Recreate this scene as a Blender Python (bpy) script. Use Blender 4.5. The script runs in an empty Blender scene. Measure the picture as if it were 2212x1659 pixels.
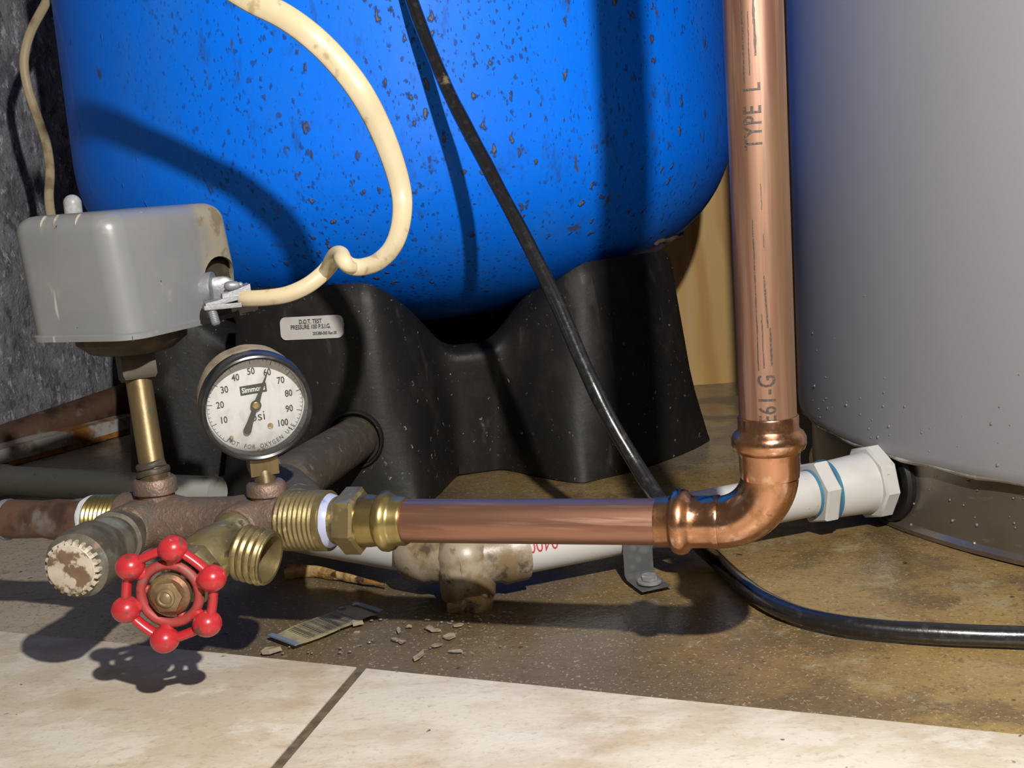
import bpy, bmesh, math, random
from mathutils import Vector, Matrix, noise
random.seed(7)
V = Vector
scene = bpy.context.scene
COL = scene.collection

# ------------------------------------------------------------------ camera
F_PX, PITCH, ROLL, EYE = 2600.0, math.radians(10.0), math.radians(4.2), 0.325
_F = V((0, math.cos(PITCH), -math.sin(PITCH)))
_U0 = V((0, math.sin(PITCH), math.cos(PITCH)))
_R0 = V((1, 0, 0))
_s, _c = math.sin(ROLL), math.cos(ROLL)
_R = _R0 * _c - _U0 * _s
_U = _R0 * _s + _U0 * _c
CAM = V((0, 0, EYE))
cd = bpy.data.cameras.new('camera')
cam = bpy.data.objects.new('camera', cd)
COL.objects.link(cam)
M4 = Matrix((( _R.x, _U.x, -_F.x, CAM.x), (_R.y, _U.y, -_F.y, CAM.y), (_R.z, _U.z, -_F.z, CAM.z), (0, 0, 0, 1)))
cam.matrix_world = M4
cd.sensor_fit = 'HORIZONTAL'
cd.sensor_width = 36.0
cd.lens = F_PX / 2212 * 36.0
cd.clip_start = 0.02
scene.camera = cam

# ------------------------------------------------------------------ light and exposure
LAMP = V((0.165, 0.0, 0.72))
ld = bpy.data.lights.new('work_lamp', 'POINT')
ld.energy = 72.0
ld.color = (1.0, 0.955, 0.90)
ld.shadow_soft_size = 0.012
lo = bpy.data.objects.new('work_lamp', ld)
lo.location = LAMP
COL.objects.link(lo)
w = bpy.data.worlds.new('dim_basement')
scene.world = w
w.use_nodes = True
w.node_tree.nodes['Background'].inputs[0].default_value = (1.0, 0.82, 0.62, 1)
w.node_tree.nodes['Background'].inputs[1].default_value = 0.115
vs = scene.view_settings
vs.view_transform = 'Standard'
vs.look = 'None'
vs.gamma = 1.0
vs.use_curve_mapping = False
vs.exposure = 0.0

# ------------------------------------------------------------------ measuring helpers
def ray(x, y):
    return _F + _R * ((x - 1106) / F_PX) - _U * ((y - 829.5) / F_PX)

def P(x, y, d):
    return CAM + ray(x, y) * d

def onZ(x, y, z=0.0):
    r = ray(x, y)
    return CAM + r * ((z - EYE) / r.z)

def depth(p):
    return (p - CAM).dot(_F)

def proj_x(p):
    q = p - CAM
    return 1106 + F_PX * q.dot(_R) / q.dot(_F)

# ------------------------------------------------------------------ mesh helpers
def frame(axis, ref=None):
    a = V(axis).normalized()
    if ref is None:
        ref = V((0, 0, 1)) if abs(a.z) < 0.9 else V((1, 0, 0))
    x = (V(ref) - a * V(ref).dot(a)).normalized()
    return a, x, a.cross(x)

def lathe(bm, p0, axis, prof, seg=40, ref=None, cap=True, rfun=None):
    a, x, y = frame(axis, ref)
    rings = []
    for t, r in prof:
        ring = []
        for i in range(seg):
            th = 2 * math.pi * i / seg
            rr = r * (rfun(t, th) if rfun else 1.0)
            ring.append(bm.verts.new(V(p0) + a * t + x * (rr * math.cos(th)) + y * (rr * math.sin(th))))
        rings.append(ring)
    for A, B in zip(rings, rings[1:]):
        for i in range(seg):
            j = (i + 1) % seg
            bm.faces.new((A[i], A[j], B[j], B[i]))
    if cap:
        bm.faces.new(list(reversed(rings[0])))
        bm.faces.new(rings[-1])

def threads(t0, t1, r, n, dr):
    pr = []
    st = (t1 - t0) / n
    for i in range(n):
        b = t0 + i * st
        pr += [(b, r - dr), (b + st * .4, r), (b + st * .6, r)]
    pr.append((t1, r - dr))
    return pr

def catmull(pts, n=10):
    pts = [V(p) for p in pts]
    q = [pts[0] * 2 - pts[1]] + pts + [pts[-1] * 2 - pts[-2]]
    out = []
    for i in range(1, len(q) - 2):
        p0, p1, p2, p3 = q[i - 1:i + 3]
        for k in range(n):
            t = k / n
            out.append(0.5 * ((2 * p1) + (p2 - p0) * t + (2 * p0 - 5 * p1 + 4 * p2 - p3) * t * t + (3 * p1 - p0 - 3 * p2 + p3) * t ** 3))
    out.append(pts[-1])
    return out

def sweep(bm, pts, ra, rb=None, seg=20, ref=None, cap=True, facing=None, shape=None):
    """tube along pts; ra, rb half widths (number or list); facing: side axis follows this direction"""
    n = len(pts)
    g = lambda v, i: v[i] if isinstance(v, (list, tuple)) else v
    rb = ra if rb is None else rb
    rings = []
    nx = None
    for i, p in enumerate(pts):
        t = (pts[min(i + 1, n - 1)] - pts[max(i - 1, 0)]).normalized()
        if facing is not None:
            f = V(facing(i / (n - 1)) if callable(facing) else facing)
            y = (f - t * f.dot(t)).normalized()
            x = y.cross(t)
        else:
            if nx is None:
                nx = frame(t, ref)[1]
            x = (nx - t * nx.dot(t)).normalized()
            nx = x
            y = t.cross(x)
        ring = []
        for k in range(seg):
            th = 2 * math.pi * k / seg
            c, s = math.cos(th), math.sin(th)
            m = shape(th) if shape else 1.0
            ring.append(bm.verts.new(p + x * (g(ra, i) * c * m) + y * (g(rb, i) * s * m)))
        rings.append(ring)
    for A, B in zip(rings, rings[1:]):
        for i in range(seg):
            j = (i + 1) % seg
            bm.faces.new((A[i], A[j], B[j], B[i]))
    if cap:
        bm.faces.new(list(reversed(rings[0])))
        bm.faces.new(rings[-1])

def prism(bm, poly, off):
    """poly: list of 3-D points of a planar outline, extruded by vector off"""
    A = [bm.verts.new(V(p)) for p in poly]
    B = [bm.verts.new(V(p) + V(off)) for p in poly]
    bm.faces.new(list(reversed(A)))
    bm.faces.new(B)
    n = len(A)
    for i in range(n):
        j = (i + 1) % n
        bm.faces.new((A[i], A[j], B[j], B[i]))

def hexnut(bm, p0, axis, t0, t1, r, ref=None, n=6, ch=0.12):
    a, x, y = frame(axis, ref)
    L = t1 - t0
    rings = []
    for t, k in ((t0, 1 - ch), (t0 + L * .12, 1.0), (t1 - L * .12, 1.0), (t1, 1 - ch)):
        rings.append([bm.verts.new(V(p0) + a * t + x * (r * k * math.cos(2 * math.pi * (i + .5) / n)) + y * (r * k * math.sin(2 * math.pi * (i + .5) / n))) for i in range(n)])
    for A, B in zip(rings, rings[1:]):
        for i in range(n):
            j = (i + 1) % n
            bm.faces.new((A[i], A[j], B[j], B[i]))
    bm.faces.new(list(reversed(rings[0])))
    bm.faces.new(rings[-1])

def ball(bm, c, r, sc=(1, 1, 1), sub=2, axes=None):
    g = bmesh.ops.create_icosphere(bm, subdivisions=sub, radius=1.0)
    for v in g['verts']:
        p = V((v.co.x * r * sc[0], v.co.y * r * sc[1], v.co.z * r * sc[2]))
        if axes:
            p = axes[0] * p.x + axes[1] * p.y + axes[2] * p.z
        v.co = V(c) + p

def boxx(bm, c, ax_, ay, az, hx, hy, hz):
    poly = [V(c) + ax_ * (sx * hx) + ay * (sy * hy) - az * hz for sx, sy in ((-1, -1), (1, -1), (1, 1), (-1, 1))]
    prism(bm, poly, az * (2 * hz))

def wobble(bm, amp, sc, seed=0.0):
    bm.normal_update()
    for v in bm.verts:
        v.co += v.normal * (noise.noise(v.co * sc + V((seed, seed, seed))) * amp)

BASE = {}
def empty(name, loc, label, cat, group=None):
    o = bpy.data.objects.new(name, None)
    o.empty_display_size = 0.02
    COL.objects.link(o)
    o.location = loc
    BASE[o.name] = V(loc)
    tag(o, label, cat, group)
    return o

def tag(o, label, cat, group=None, kind=None):
    o['label'] = label
    o['category'] = cat
    if group:
        o['group'] = group
    if kind:
        o['kind'] = kind
    return o

def obj(name, bm, mat, parent=None, base=None, angle=35, smooth=True, label=None, recalc=True):
    if recalc:
        bmesh.ops.recalc_face_normals(bm, faces=bm.faces)
    b = BASE[parent.name] if parent else V(base or (0, 0, 0))
    for v in bm.verts:
        v.co -= b
    me = bpy.data.meshes.new(name)
    bm.to_mesh(me)
    bm.free()
    if smooth:
        me.polygons.foreach_set('use_smooth', [True] * len(me.polygons))
        me.set_sharp_from_angle(angle=math.radians(angle))
    me.materials.append(mat)
    o = bpy.data.objects.new(name, me)
    COL.objects.link(o)
    BASE[o.name] = b
    if parent:
        o.parent = parent
    else:
        o.location = b
    if label:
        o['label'] = label
    return o

def struct(name, bm, mat, label, **k):
    o = obj(name, bm, mat, **k)
    o['kind'] = 'structure'
    o['label'] = label
    return o

def text_bm(body, size, mapf, align='CENTER', space=1.0, thick=0.0, cuts=0):
    cu = bpy.data.curves.new('lettering', 'FONT')
    cu.body = body
    cu.size = size
    cu.align_x = align
    cu.align_y = 'CENTER'
    cu.space_character = space
    cu.offset = thick
    cu.resolution_u = 3
    o = bpy.data.objects.new('lettering', cu)
    COL.objects.link(o)
    dg = bpy.context.evaluated_depsgraph_get()
    me = bpy.data.meshes.new_from_object(o.evaluated_get(dg))
    bpy.data.objects.remove(o)
    bpy.data.curves.remove(cu)
    bm = bmesh.new()
    bm.from_mesh(me)
    bpy.data.meshes.remove(me)
    if cuts:
        lo_y, hi_y = min(v.co.y for v in bm.verts), max(v.co.y for v in bm.verts)
        for i in range(1, cuts):
            bmesh.ops.bisect_plane(bm, geom=bm.verts[:] + bm.edges[:] + bm.faces[:], plane_co=(0, lo_y + (hi_y - lo_y) * i / cuts, 0), plane_no=(0, 1, 0))
    for v in bm.verts:
        v.co = mapf(v.co.x, v.co.y)
    return bm

def join(bm, other):
    me = bpy.data.meshes.new('tmp')
    other.to_mesh(me)
    other.free()
    bm.from_mesh(me)
    bpy.data.meshes.remove(me)

# ------------------------------------------------------------------ materials
def MAT(name, col, rough=0.5, metal=0.0, layers=(), bumps=(), coat=0.0, spec=0.5, coat_rough=0.1, k=None):
    """layers: dicts kind noise/voro/wave, scale, st (stretch), lo, hi, col, rough, detail, dist, mask=(scale, lo, hi)"""
    m = bpy.data.materials.new(name)
    m.use_nodes = True
    nt = m.node_tree
    N, L = nt.nodes, nt.links
    sc_k = k if k is not None else (0.66 if metal < .5 else .74)
    col = tuple(c * sc_k for c in col)
    layers = [dict(d, col=tuple(c * sc_k for c in d['col'])) if 'col' in d else d for d in layers]
    b = N['Principled BSDF']
    b.inputs['Metallic'].default_value = metal
    b.inputs['Roughness'].default_value = rough
    b.inputs['Specular IOR Level'].default_value = spec
    b.inputs['Coat Weight'].default_value = coat
    b.inputs['Coat Roughness'].default_value = coat_rough
    b.inputs['Base Color'].default_value = (*col, 1)
    tc = N.new('ShaderNodeTexCoord')

    def field(d):
        mp = N.new('ShaderNodeMapping')
        L.new(tc.outputs['Object'], mp.inputs[0])
        mp.inputs['Scale'].default_value = d.get('st', (1, 1, 1))
        mp.inputs['Location'].default_value = d.get('off', (0, 0, 0))
        mp.inputs['Rotation'].default_value = d.get('rot', (0, 0, 0))
        kd_ = d.get('kind', 'noise')
        if kd_ == 'noise':
            t = N.new('ShaderNodeTexNoise')
            t.inputs['Scale'].default_value = d['scale']
            t.inputs['Detail'].default_value = d.get('detail', 4)
            t.inputs['Roughness'].default_value = d.get('nr', 0.55)
            t.inputs['Distortion'].default_value = d.get('dist', 0)
            out = t.outputs['Fac']
        elif kd_ == 'voro':
            t = N.new('ShaderNodeTexVoronoi')
            t.inputs['Scale'].default_value = d['scale']
            out = t.outputs['Distance']
            if d.get('warp'):
                nz = N.new('ShaderNodeTexNoise')
                nz.inputs['Scale'].default_value = d['scale'] * 2.5
                nz.inputs['Detail'].default_value = 3
                L.new(mp.outputs[0], nz.inputs[0])
                mx = N.new('ShaderNodeMixRGB')
                mx.blend_type = 'ADD'
                mx.inputs[0].default_value = d['warp'] / d['scale']
                L.new(mp.outputs[0], mx.inputs[1])
                L.new(nz.outputs['Color'], mx.inputs[2])
                L.new(mx.outputs[0], t.inputs[0])
                return out
        elif kd_ == 'axis':
            t = N.new('ShaderNodeVectorMath')
            t.operation = 'DOT_PRODUCT'
            t.inputs[1].default_value = d['v']
            nz = N.new('ShaderNodeTexNoise')
            nz.inputs['Scale'].default_value = d.get('scale', 8)
            nz.inputs['Detail'].default_value = 5
            L.new(mp.outputs[0], nz.inputs[0])
            L.new(mp.outputs[0], t.inputs[0])
            ad = N.new('ShaderNodeMath')
            ad.operation = 'MULTIPLY_ADD'
            L.new(nz.outputs['Fac'], ad.inputs[0])
            ad.inputs[1].default_value = d.get('amp', .15)
            L.new(t.outputs['Value'], ad.inputs[2])
            return ad.outputs[0]
        elif kd_ == 'wave':
            t = N.new('ShaderNodeTexWave')
            t.inputs['Scale'].default_value = d['scale']
            t.inputs['Distortion'].default_value = d.get('dist', 4)
            t.inputs['Detail'].default_value = d.get('detail', 3)
            t.inputs['Detail Scale'].default_value = d.get('ds', 1)
            t.bands_direction = d.get('dir', 'X')
            out = t.outputs['Fac']
        L.new(mp.outputs[0], t.inputs[0])
        return out

    def ramp(src, lo, hi):
        mr = N.new('ShaderNodeMapRange')
        mr.interpolation_type = 'SMOOTHSTEP'
        mr.inputs['From Min'].default_value = lo
        mr.inputs['From Max'].default_value = hi
        if lo > hi:
            mr.inputs['From Min'].default_value = hi
            mr.inputs['From Max'].default_value = lo
            mr.inputs['To Min'].default_value = 1
            mr.inputs['To Max'].default_value = 0
        L.new(src, mr.inputs[0])
        return mr.outputs[0]

    def mul(a_, b_):
        mm = N.new('ShaderNodeMath')
        mm.operation = 'MULTIPLY'
        L.new(a_, mm.inputs[0])
        if isinstance(b_, float):
            mm.inputs[1].default_value = b_
        else:
            L.new(b_, mm.inputs[1])
        return mm.outputs[0]
    cur = None
    rcur = None
    for d in layers:
        f = ramp(field(d), d['lo'], d['hi'])
        for mk in d.get('masks', ()):
            f = mul(f, ramp(field(mk), mk['lo'], mk['hi']))
        if 'amt' in d:
            f = mul(f, float(d['amt']))
        if 'col' in d:
            mx = N.new('ShaderNodeMixRGB')
            L.new(f, mx.inputs[0])
            if cur:
                L.new(cur, mx.inputs[1])
            else:
                mx.inputs[1].default_value = (*col, 1)
            mx.inputs[2].default_value = (*d['col'], 1)
            cur = mx.outputs[0]
        if 'rough' in d:
            mx = N.new('ShaderNodeMixRGB')
            L.new(f, mx.inputs[0])
            if rcur:
                L.new(rcur, mx.inputs[1])
            else:
                mx.inputs[1].default_value = (rough, rough, rough, 1)
            mx.inputs[2].default_value = (d['rough'],) * 3 + (1,)
            rcur = mx.outputs[0]
    if cur:
        L.new(cur, b.inputs['Base Color'])
    if rcur:
        L.new(rcur, b.inputs['Roughness'])
    nrm = None
    for d in bumps:
        f = field(d)
        if 'lo' in d:
            f = ramp(f, d['lo'], d['hi'])
        for mk in d.get('masks', ()):
            f = mul(f, ramp(field(mk), mk['lo'], mk['hi']))
        bp = N.new('ShaderNodeBump')
        bp.inputs['Strength'].default_value = d.get('str', 0.5)
        bp.inputs['Distance'].default_value = d.get('h', 0.001)
        L.new(f, bp.inputs['Height'])
        if nrm:
            L.new(nrm, bp.inputs['Normal'])
        nrm = bp.outputs[0]
    if nrm:
        L.new(nrm, b.inputs['Normal'])
    return m

def glass_mat(name, tint=(1, 1, 1), gloss=0.06):
    m = bpy.data.materials.new(name)
    m.use_nodes = True
    nt = m.node_tree
    N, L = nt.nodes, nt.links
    N.remove(N['Principled BSDF'])
    t = N.new('ShaderNodeBsdfTransparent')
    t.inputs[0].default_value = (*tint, 1)
    g = N.new('ShaderNodeBsdfGlossy')
    g.inputs['Roughness'].default_value = 0.08
    fr = N.new('ShaderNodeFresnel')
    fr.inputs[0].default_value = 1.45
    mx = N.new('ShaderNodeMixShader')
    L.new(fr.outputs[0], mx.inputs[0])
    L.new(t.outputs[0], mx.inputs[1])
    L.new(g.outputs[0], mx.inputs[2])
    L.new(mx.outputs[0], N['Material Output'].inputs[0])
    return m

m_floor = MAT('wet_concrete', (0.335, 0.215, 0.085), 0.44, layers=[
    dict(scale=5, lo=.44, hi=.60, col=(0.42, 0.285, 0.105), detail=7, nr=.6),
    dict(scale=8, lo=.50, hi=.60, col=(0.215, 0.145, 0.07), off=(3, 1, 0), detail=8, nr=.66, amt=.9),
    dict(scale=17, lo=.54, hi=.66, col=(0.47, 0.38, 0.21), off=(7, 2, 0), detail=8, nr=.66, amt=.75),
    dict(kind='axis', v=(-1, .1, 0), lo=.30, hi=.385, amp=.12, scale=9, col=(0.215, 0.17, 0.115), amt=.0),
    dict(kind='axis', v=(-1, -.35, 0), lo=-.38, hi=-.22, amp=.16, scale=10, col=(0.155, 0.118, 0.07), amt=.85),
    dict(kind='axis', v=(-1, .15, 0), lo=.44, hi=.55, amp=.16, scale=9, col=(0.56, 0.47, 0.355)),
    dict(kind='axis', v=(.35, 1, 0), lo=1.34, hi=1.5, amp=.16, scale=9, col=(0.44, 0.39, 0.30), amt=.8),
    dict(scale=300, lo=.52, hi=.72, col=(0.11, 0.08, 0.045), detail=4, amt=.6),
    dict(scale=48, st=(.6, 1.6, 1), lo=.56, hi=.70, col=(0.13, 0.09, 0.05), off=(2, 2, 0), detail=7, nr=.7, amt=.7),
    dict(kind='voro', scale=42, warp=.7, lo=.13, hi=.06, col=(0.05, 0.038, 0.026), masks=[dict(scale=12, lo=.48, hi=.56)]),
    dict(scale=420, lo=.60, hi=.70, col=(0.62, 0.52, 0.34), detail=2, amt=.6),
    dict(scale=7, lo=.42, hi=.58, rough=.14, off=(9, 9, 0)),
], bumps=[dict(scale=70, str=.45, h=.0016, detail=7), dict(scale=420, str=.45, h=.0006)], spec=.5)
m_tile = MAT('beige_stone_tile', (0.75, 0.645, 0.49), 0.42, layers=[
    dict(scale=8, st=(.8, 1.2, 1), lo=.42, hi=.60, col=(0.90, 0.84, 0.71), detail=8, nr=.66),
    dict(scale=22, st=(.8, 1.3, 1), off=(9, 4, 0), lo=.52, hi=.64, col=(0.93, 0.88, 0.77), detail=7, nr=.7, amt=.8),
    dict(scale=12, st=(.8, 1.3, 1), off=(5, 2, 0), lo=.50, hi=.68, col=(0.63, 0.475, 0.32), detail=8, nr=.68, amt=.7),
    dict(scale=60, st=(.7, 1.6, 1), off=(1, 8, 0), lo=.55, hi=.75, col=(0.52, 0.41, 0.28), detail=6, nr=.7, amt=.6),
    dict(scale=240, lo=.55, hi=.75, col=(0.48, 0.38, 0.26), detail=3, amt=.4),
    dict(kind='voro', scale=48, warp=.5, lo=.085, hi=.04, col=(0.12, 0.085, 0.055), amt=.9, masks=[dict(scale=16, lo=.47, hi=.55)]),
    dict(scale=6, lo=.46, hi=.58, rough=.2),
], bumps=[dict(scale=60, str=.35, h=.0014, detail=8), dict(scale=250, str=.3, h=.0005)])
m_grout = MAT('dirty_grout', (0.20, 0.155, 0.10), 0.7, layers=[dict(scale=120, lo=.4, hi=.7, col=(0.10, .075, .05))], bumps=[dict(scale=200, str=.4)])
m_wall = MAT('rough_foundation_stone', (0.30, 0.305, 0.33), 0.8, layers=[
    dict(scale=30, st=(1, 1, .6), lo=.46, hi=.60, col=(0.17, 0.175, 0.20), detail=8, nr=.7),
    dict(scale=95, st=(1, 1, .55), lo=.55, hi=.64, col=(0.66, 0.65, 0.65), detail=6, nr=.7, amt=.8),
    dict(scale=75, st=(1, 1, .55), off=(3, 3, 3), lo=.57, hi=.66, col=(0.10, 0.105, 0.13), detail=6, amt=.8)],
    bumps=[dict(scale=60, str=.9, h=.006, detail=8), dict(scale=220, str=.6, h=.003)])
m_wood = MAT('pine_board', (0.98, 0.62, 0.22), 0.55, layers=[
    dict(kind='wave', scale=6, st=(1, 1, .25), dist=10, detail=3, lo=.35, hi=.95, col=(0.78, 0.40, 0.10), dir='X', amt=.75),
    dict(scale=60, st=(1, 1, .06), lo=.45, hi=.75, col=(0.95, 0.70, 0.34), amt=.6)],
    bumps=[dict(scale=120, st=(1, 1, .05), str=.15)])
m_ledge = MAT('flaking_white_paint_rust', (0.62, 0.60, 0.56), 0.7, layers=[
    dict(scale=60, lo=.5, hi=.7, col=(0.42, .33, .25), detail=5),
    dict(scale=22, lo=.5, hi=.62, col=(0.40, .17, .03), detail=6)], bumps=[dict(scale=120, str=.5)])
m_rustedge = MAT('orange_rust', (0.50, 0.22, 0.03), 0.85, layers=[dict(scale=80, lo=.4, hi=.7, col=(0.16, .06, .015))], bumps=[dict(scale=150, str=.6)])

_W = dict(kind='axis', v=(1, 0, 0), lo=-.26, hi=.02, amp=.2, scale=7)
m_blue = MAT('chipped_blue_enamel', (0.0, 0.175, 0.93), 0.55, coat=.07, coat_rough=.08, spec=.18, k=1.0, layers=[
    dict(scale=2.2, lo=.35, hi=.7, col=(0.0, 0.155, 0.84)),
    dict(scale=7, st=(1, 1, .5), off=(2, 7, 1), lo=.50, hi=.66, col=(0.012, 0.17, 0.76), detail=6, amt=.7),
    dict(scale=45, st=(1, 1, .35), off=(6, 7, 1), lo=.55, hi=.68, col=(0.012, 0.09, 0.42), detail=7, nr=.7, amt=.75, masks=[_W]),
    dict(kind='voro', scale=130, st=(1, 1, .65), warp=.8, lo=.30, hi=.16, col=(0.010, 0.050, 0.22), amt=.85, rough=.6,
         masks=[dict(scale=12, st=(1, 1, .35), lo=.39, hi=.53, detail=4), _W]),
    dict(kind='voro', scale=210, st=(1, 1, .5), off=(.1, .9, .3), warp=.7, lo=.24, hi=.13, col=(0.008, 0.05, 0.22), amt=.8, rough=.6, masks=[dict(scale=9, off=(5, 2, 2), lo=.34, hi=.47), _W]),
    dict(kind='voro', scale=64, st=(1, 1, .62), off=(.3, .5, .1), warp=.8, lo=.25, hi=.14, col=(0.030, 0.042, 0.085), rough=.7, amt=.93,
         masks=[dict(scale=9, st=(1, 1, .35), off=(3, 1, 4), lo=.425, hi=.53, detail=5), _W]),
    dict(kind='voro', scale=64, st=(1, 1, .62), off=(.3, .5, .1), warp=.8, lo=.16, hi=.06, col=(0.17, 0.145, 0.14), rough=.7, amt=.9,
         masks=[dict(scale=9, st=(1, 1, .35), off=(3, 1, 4), lo=.49, hi=.57, detail=5), _W]),
    dict(kind='voro', scale=24, st=(1, 1, .7), off=(.8, .2, .6), warp=.8, lo=.15, hi=.06, col=(0.05, 0.06, 0.09), rough=.7, amt=.9,
         masks=[dict(scale=8, off=(3, 1, 4), lo=.44, hi=.56, detail=5)]),
], bumps=[dict(kind='voro', scale=64, st=(1, 1, .62), off=(.3, .5, .1), warp=.8, lo=.25, hi=.08, str=.6, h=.0015, masks=[dict(scale=9, st=(1, 1, .35), off=(3, 1, 4), lo=.455, hi=.56, detail=5)])])
m_lip = MAT('rusty_lip', (0.12, 0.075, 0.05), 0.8, layers=[dict(scale=60, lo=.4, hi=.7, col=(0.22, .13, .08))], bumps=[dict(scale=120, str=.5)])
m_black = MAT('dusty_black_plastic', (0.018, 0.016, 0.015), 0.5, spec=.32, layers=[
    dict(scale=30, lo=.45, hi=.75, col=(0.036, 0.032, 0.029), detail=7, nr=.65),
    dict(kind='voro', scale=75, warp=.9, lo=.135, hi=.06, col=(0.36, 0.33, 0.30), masks=[dict(scale=9, lo=.45, hi=.6)], rough=.8),
    dict(kind='voro', scale=150, warp=.9, off=(.4, .1, .7), lo=.14, hi=.08, col=(0.15, 0.135, 0.12), masks=[dict(scale=14, off=(2, 2, 2), lo=.47, hi=.6)]),
    dict(scale=24, st=(1.6, 1.6, .5), off=(4, 4, 4), lo=.62, hi=.74, col=(0.06, .052, .045), detail=6, rough=.7),
], bumps=[dict(scale=160, str=.25, h=.001, detail=5)])
m_heater = MAT('grey_enamel_jacket', (0.33, 0.33, 0.355), 0.42, layers=[
    dict(scale=6, st=(1, 1, .4), lo=.4, hi=.7, col=(0.37, 0.365, 0.38), detail=5, amt=.6),
    dict(scale=800, lo=.4, hi=.8, col=(0.31, .31, .335), detail=1, amt=.5)], bumps=[dict(scale=900, str=.06, h=.0003)])
m_skirt = MAT('damp_metal_base', (0.30, 0.265, 0.225), 0.24, 0.75, layers=[
    dict(scale=12, lo=.45, hi=.7, col=(0.24, .205, .16), rough=.34),
    dict(scale=60, st=(1, 1, 3), lo=.6, hi=.72, col=(0.48, .45, .40), amt=.5)], bumps=[dict(scale=260, str=.12, h=.0006)])
m_seam = MAT('dirty_seam', (0.22, 0.19, 0.15), 0.6, layers=[dict(scale=70, lo=.45, hi=.7, col=(0.5, .48, .45))])
m_drop = MAT('water_drop', (0.24, 0.235, 0.23), 0.08, spec=1.0, coat=1.0, coat_rough=.02)
m_rubber = MAT('black_rubber', (0.012, 0.012, 0.013), 0.4, layers=[dict(scale=60, lo=.5, hi=.8, col=(.04, .038, .035))])
m_pvc = MAT('white_pvc', (0.80, 0.79, 0.76), 0.32, layers=[
    dict(scale=30, lo=.5, hi=.75, col=(0.68, .66, .61), detail=5, amt=.6),
    dict(kind='voro', scale=130, warp=.8, lo=.10, hi=.04, col=(0.30, .25, .17), masks=[dict(scale=20, lo=.5, hi=.6)])])
m_pvc_old = MAT('greenish_old_pvc', (0.60, 0.62, 0.55), 0.4, layers=[
    dict(scale=40, lo=.55, hi=.68, col=(0.20, .19, .14), detail=6, amt=.7)], bumps=[dict(scale=150, str=.2)])
m_pvc_dirty_shade = MAT('stained_shaded_pvc_fitting', (0.44, 0.37, 0.27), 0.38, layers=[  # real stains, base and stain tones darkened to paint in the copper pipe's shadow
    dict(scale=26, lo=.40, hi=.56, col=(0.27, .19, .10), detail=7, nr=.65),
    dict(scale=60, off=(3, 3, 1), lo=.55, hi=.66, col=(0.08, .06, .04), detail=6, amt=.8)], bumps=[dict(scale=140, str=.2)])
m_drain = MAT('wet_orange_residue', (0.36, 0.19, 0.055), 0.12, layers=[
    dict(scale=55, lo=.45, hi=.6, col=(0.62, .42, .18), detail=4), dict(scale=70, off=(2, 2, 2), lo=.55, hi=.65, col=(0.07, .04, .02))], bumps=[dict(scale=90, str=.8, h=.003)], coat=.6)
m_primer = MAT('blue_pvc_cement', (0.07, 0.26, 0.40), 0.35)
m_red_ink = MAT('red_print', (0.62, 0.045, 0.06), 0.5)
m_ink = MAT('black_print', (0.045, 0.035, 0.032), 0.55, layers=[dict(scale=900, lo=.45, hi=.7, col=(.16, .09, .06))])
m_blackink = MAT('printed_black', (0.018, 0.018, 0.02), 0.5)
m_white = MAT('white_print', (0.8, 0.8, 0.78), 0.5)
m_copper = MAT('new_copper', (0.56, 0.30, 0.21), 0.36, .92, layers=[
    dict(scale=90, st=(.08, 1, 1), lo=.42, hi=.60, col=(0.40, .20, .135), detail=5, rough=.46),
    dict(scale=170, st=(.05, 1, 1), off=(3, 1, 1), lo=.55, hi=.70, col=(0.74, .45, .33), detail=4),
    dict(scale=30, st=(.5, 1, 1), off=(6, 1, 1), lo=.58, hi=.72, col=(0.33, .19, .12), detail=6, amt=.7)], bumps=[dict(scale=400, st=(.1, 1, 1), str=.08, h=.0003)])
m_copper_v = MAT('drawn_copper', (0.44, 0.25, 0.185), 0.44, 0.72, layers=[
    dict(scale=130, st=(1, 1, .03), lo=.40, hi=.58, col=(0.27, .135, .10), detail=5),
    dict(scale=170, st=(1, 1, .05), off=(1, 4, 0), lo=.56, hi=.68, col=(0.52, .33, .25), detail=4, rough=.32),
    dict(scale=70, st=(1, 1, .06), off=(7, 4, 0), lo=.60, hi=.68, col=(0.20, .115, .09), detail=5, amt=.85),
    dict(scale=25, st=(1, 1, .2), off=(3, 3, 0), lo=.48, hi=.70, col=(0.36, .22, .12), detail=6, amt=.7)], bumps=[dict(scale=300, st=(1, 1, .04), str=.08, h=.0003)])
m_elbow = MAT('bright_copper_fitting', (0.72, 0.38, 0.23), 0.20, 1.0, layers=[
    dict(scale=38, lo=.44, hi=.58, col=(0.52, .27, .135), detail=8, nr=.68, rough=.36),
    dict(scale=90, off=(4, 4, 4), lo=.54, hi=.64, col=(0.86, .55, .40), detail=5, rough=.16),
    dict(scale=60, off=(8, 2, 4), lo=.60, hi=.67, col=(0.28, .16, .09), detail=6, rough=.5, amt=.8),
    dict(kind='voro', scale=50, warp=1.2, lo=.17, hi=.09, col=(0.10, .07, .05), masks=[dict(scale=18, lo=.5, hi=.58)], rough=.55)],
    bumps=[dict(scale=120, str=.16, h=.0007), dict(scale=35, str=.14, h=.0012)])
m_brass = MAT('yellow_brass', (0.50, 0.40, 0.16), 0.28, .9, layers=[
    dict(scale=60, lo=.48, hi=.7, col=(0.34, .26, .10), detail=5, rough=.36),
    dict(scale=25, off=(3, 3, 3), lo=.58, hi=.68, col=(0.18, .13, .06), detail=5, rough=.5)], bumps=[dict(scale=160, str=.12, h=.0005)])
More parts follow.
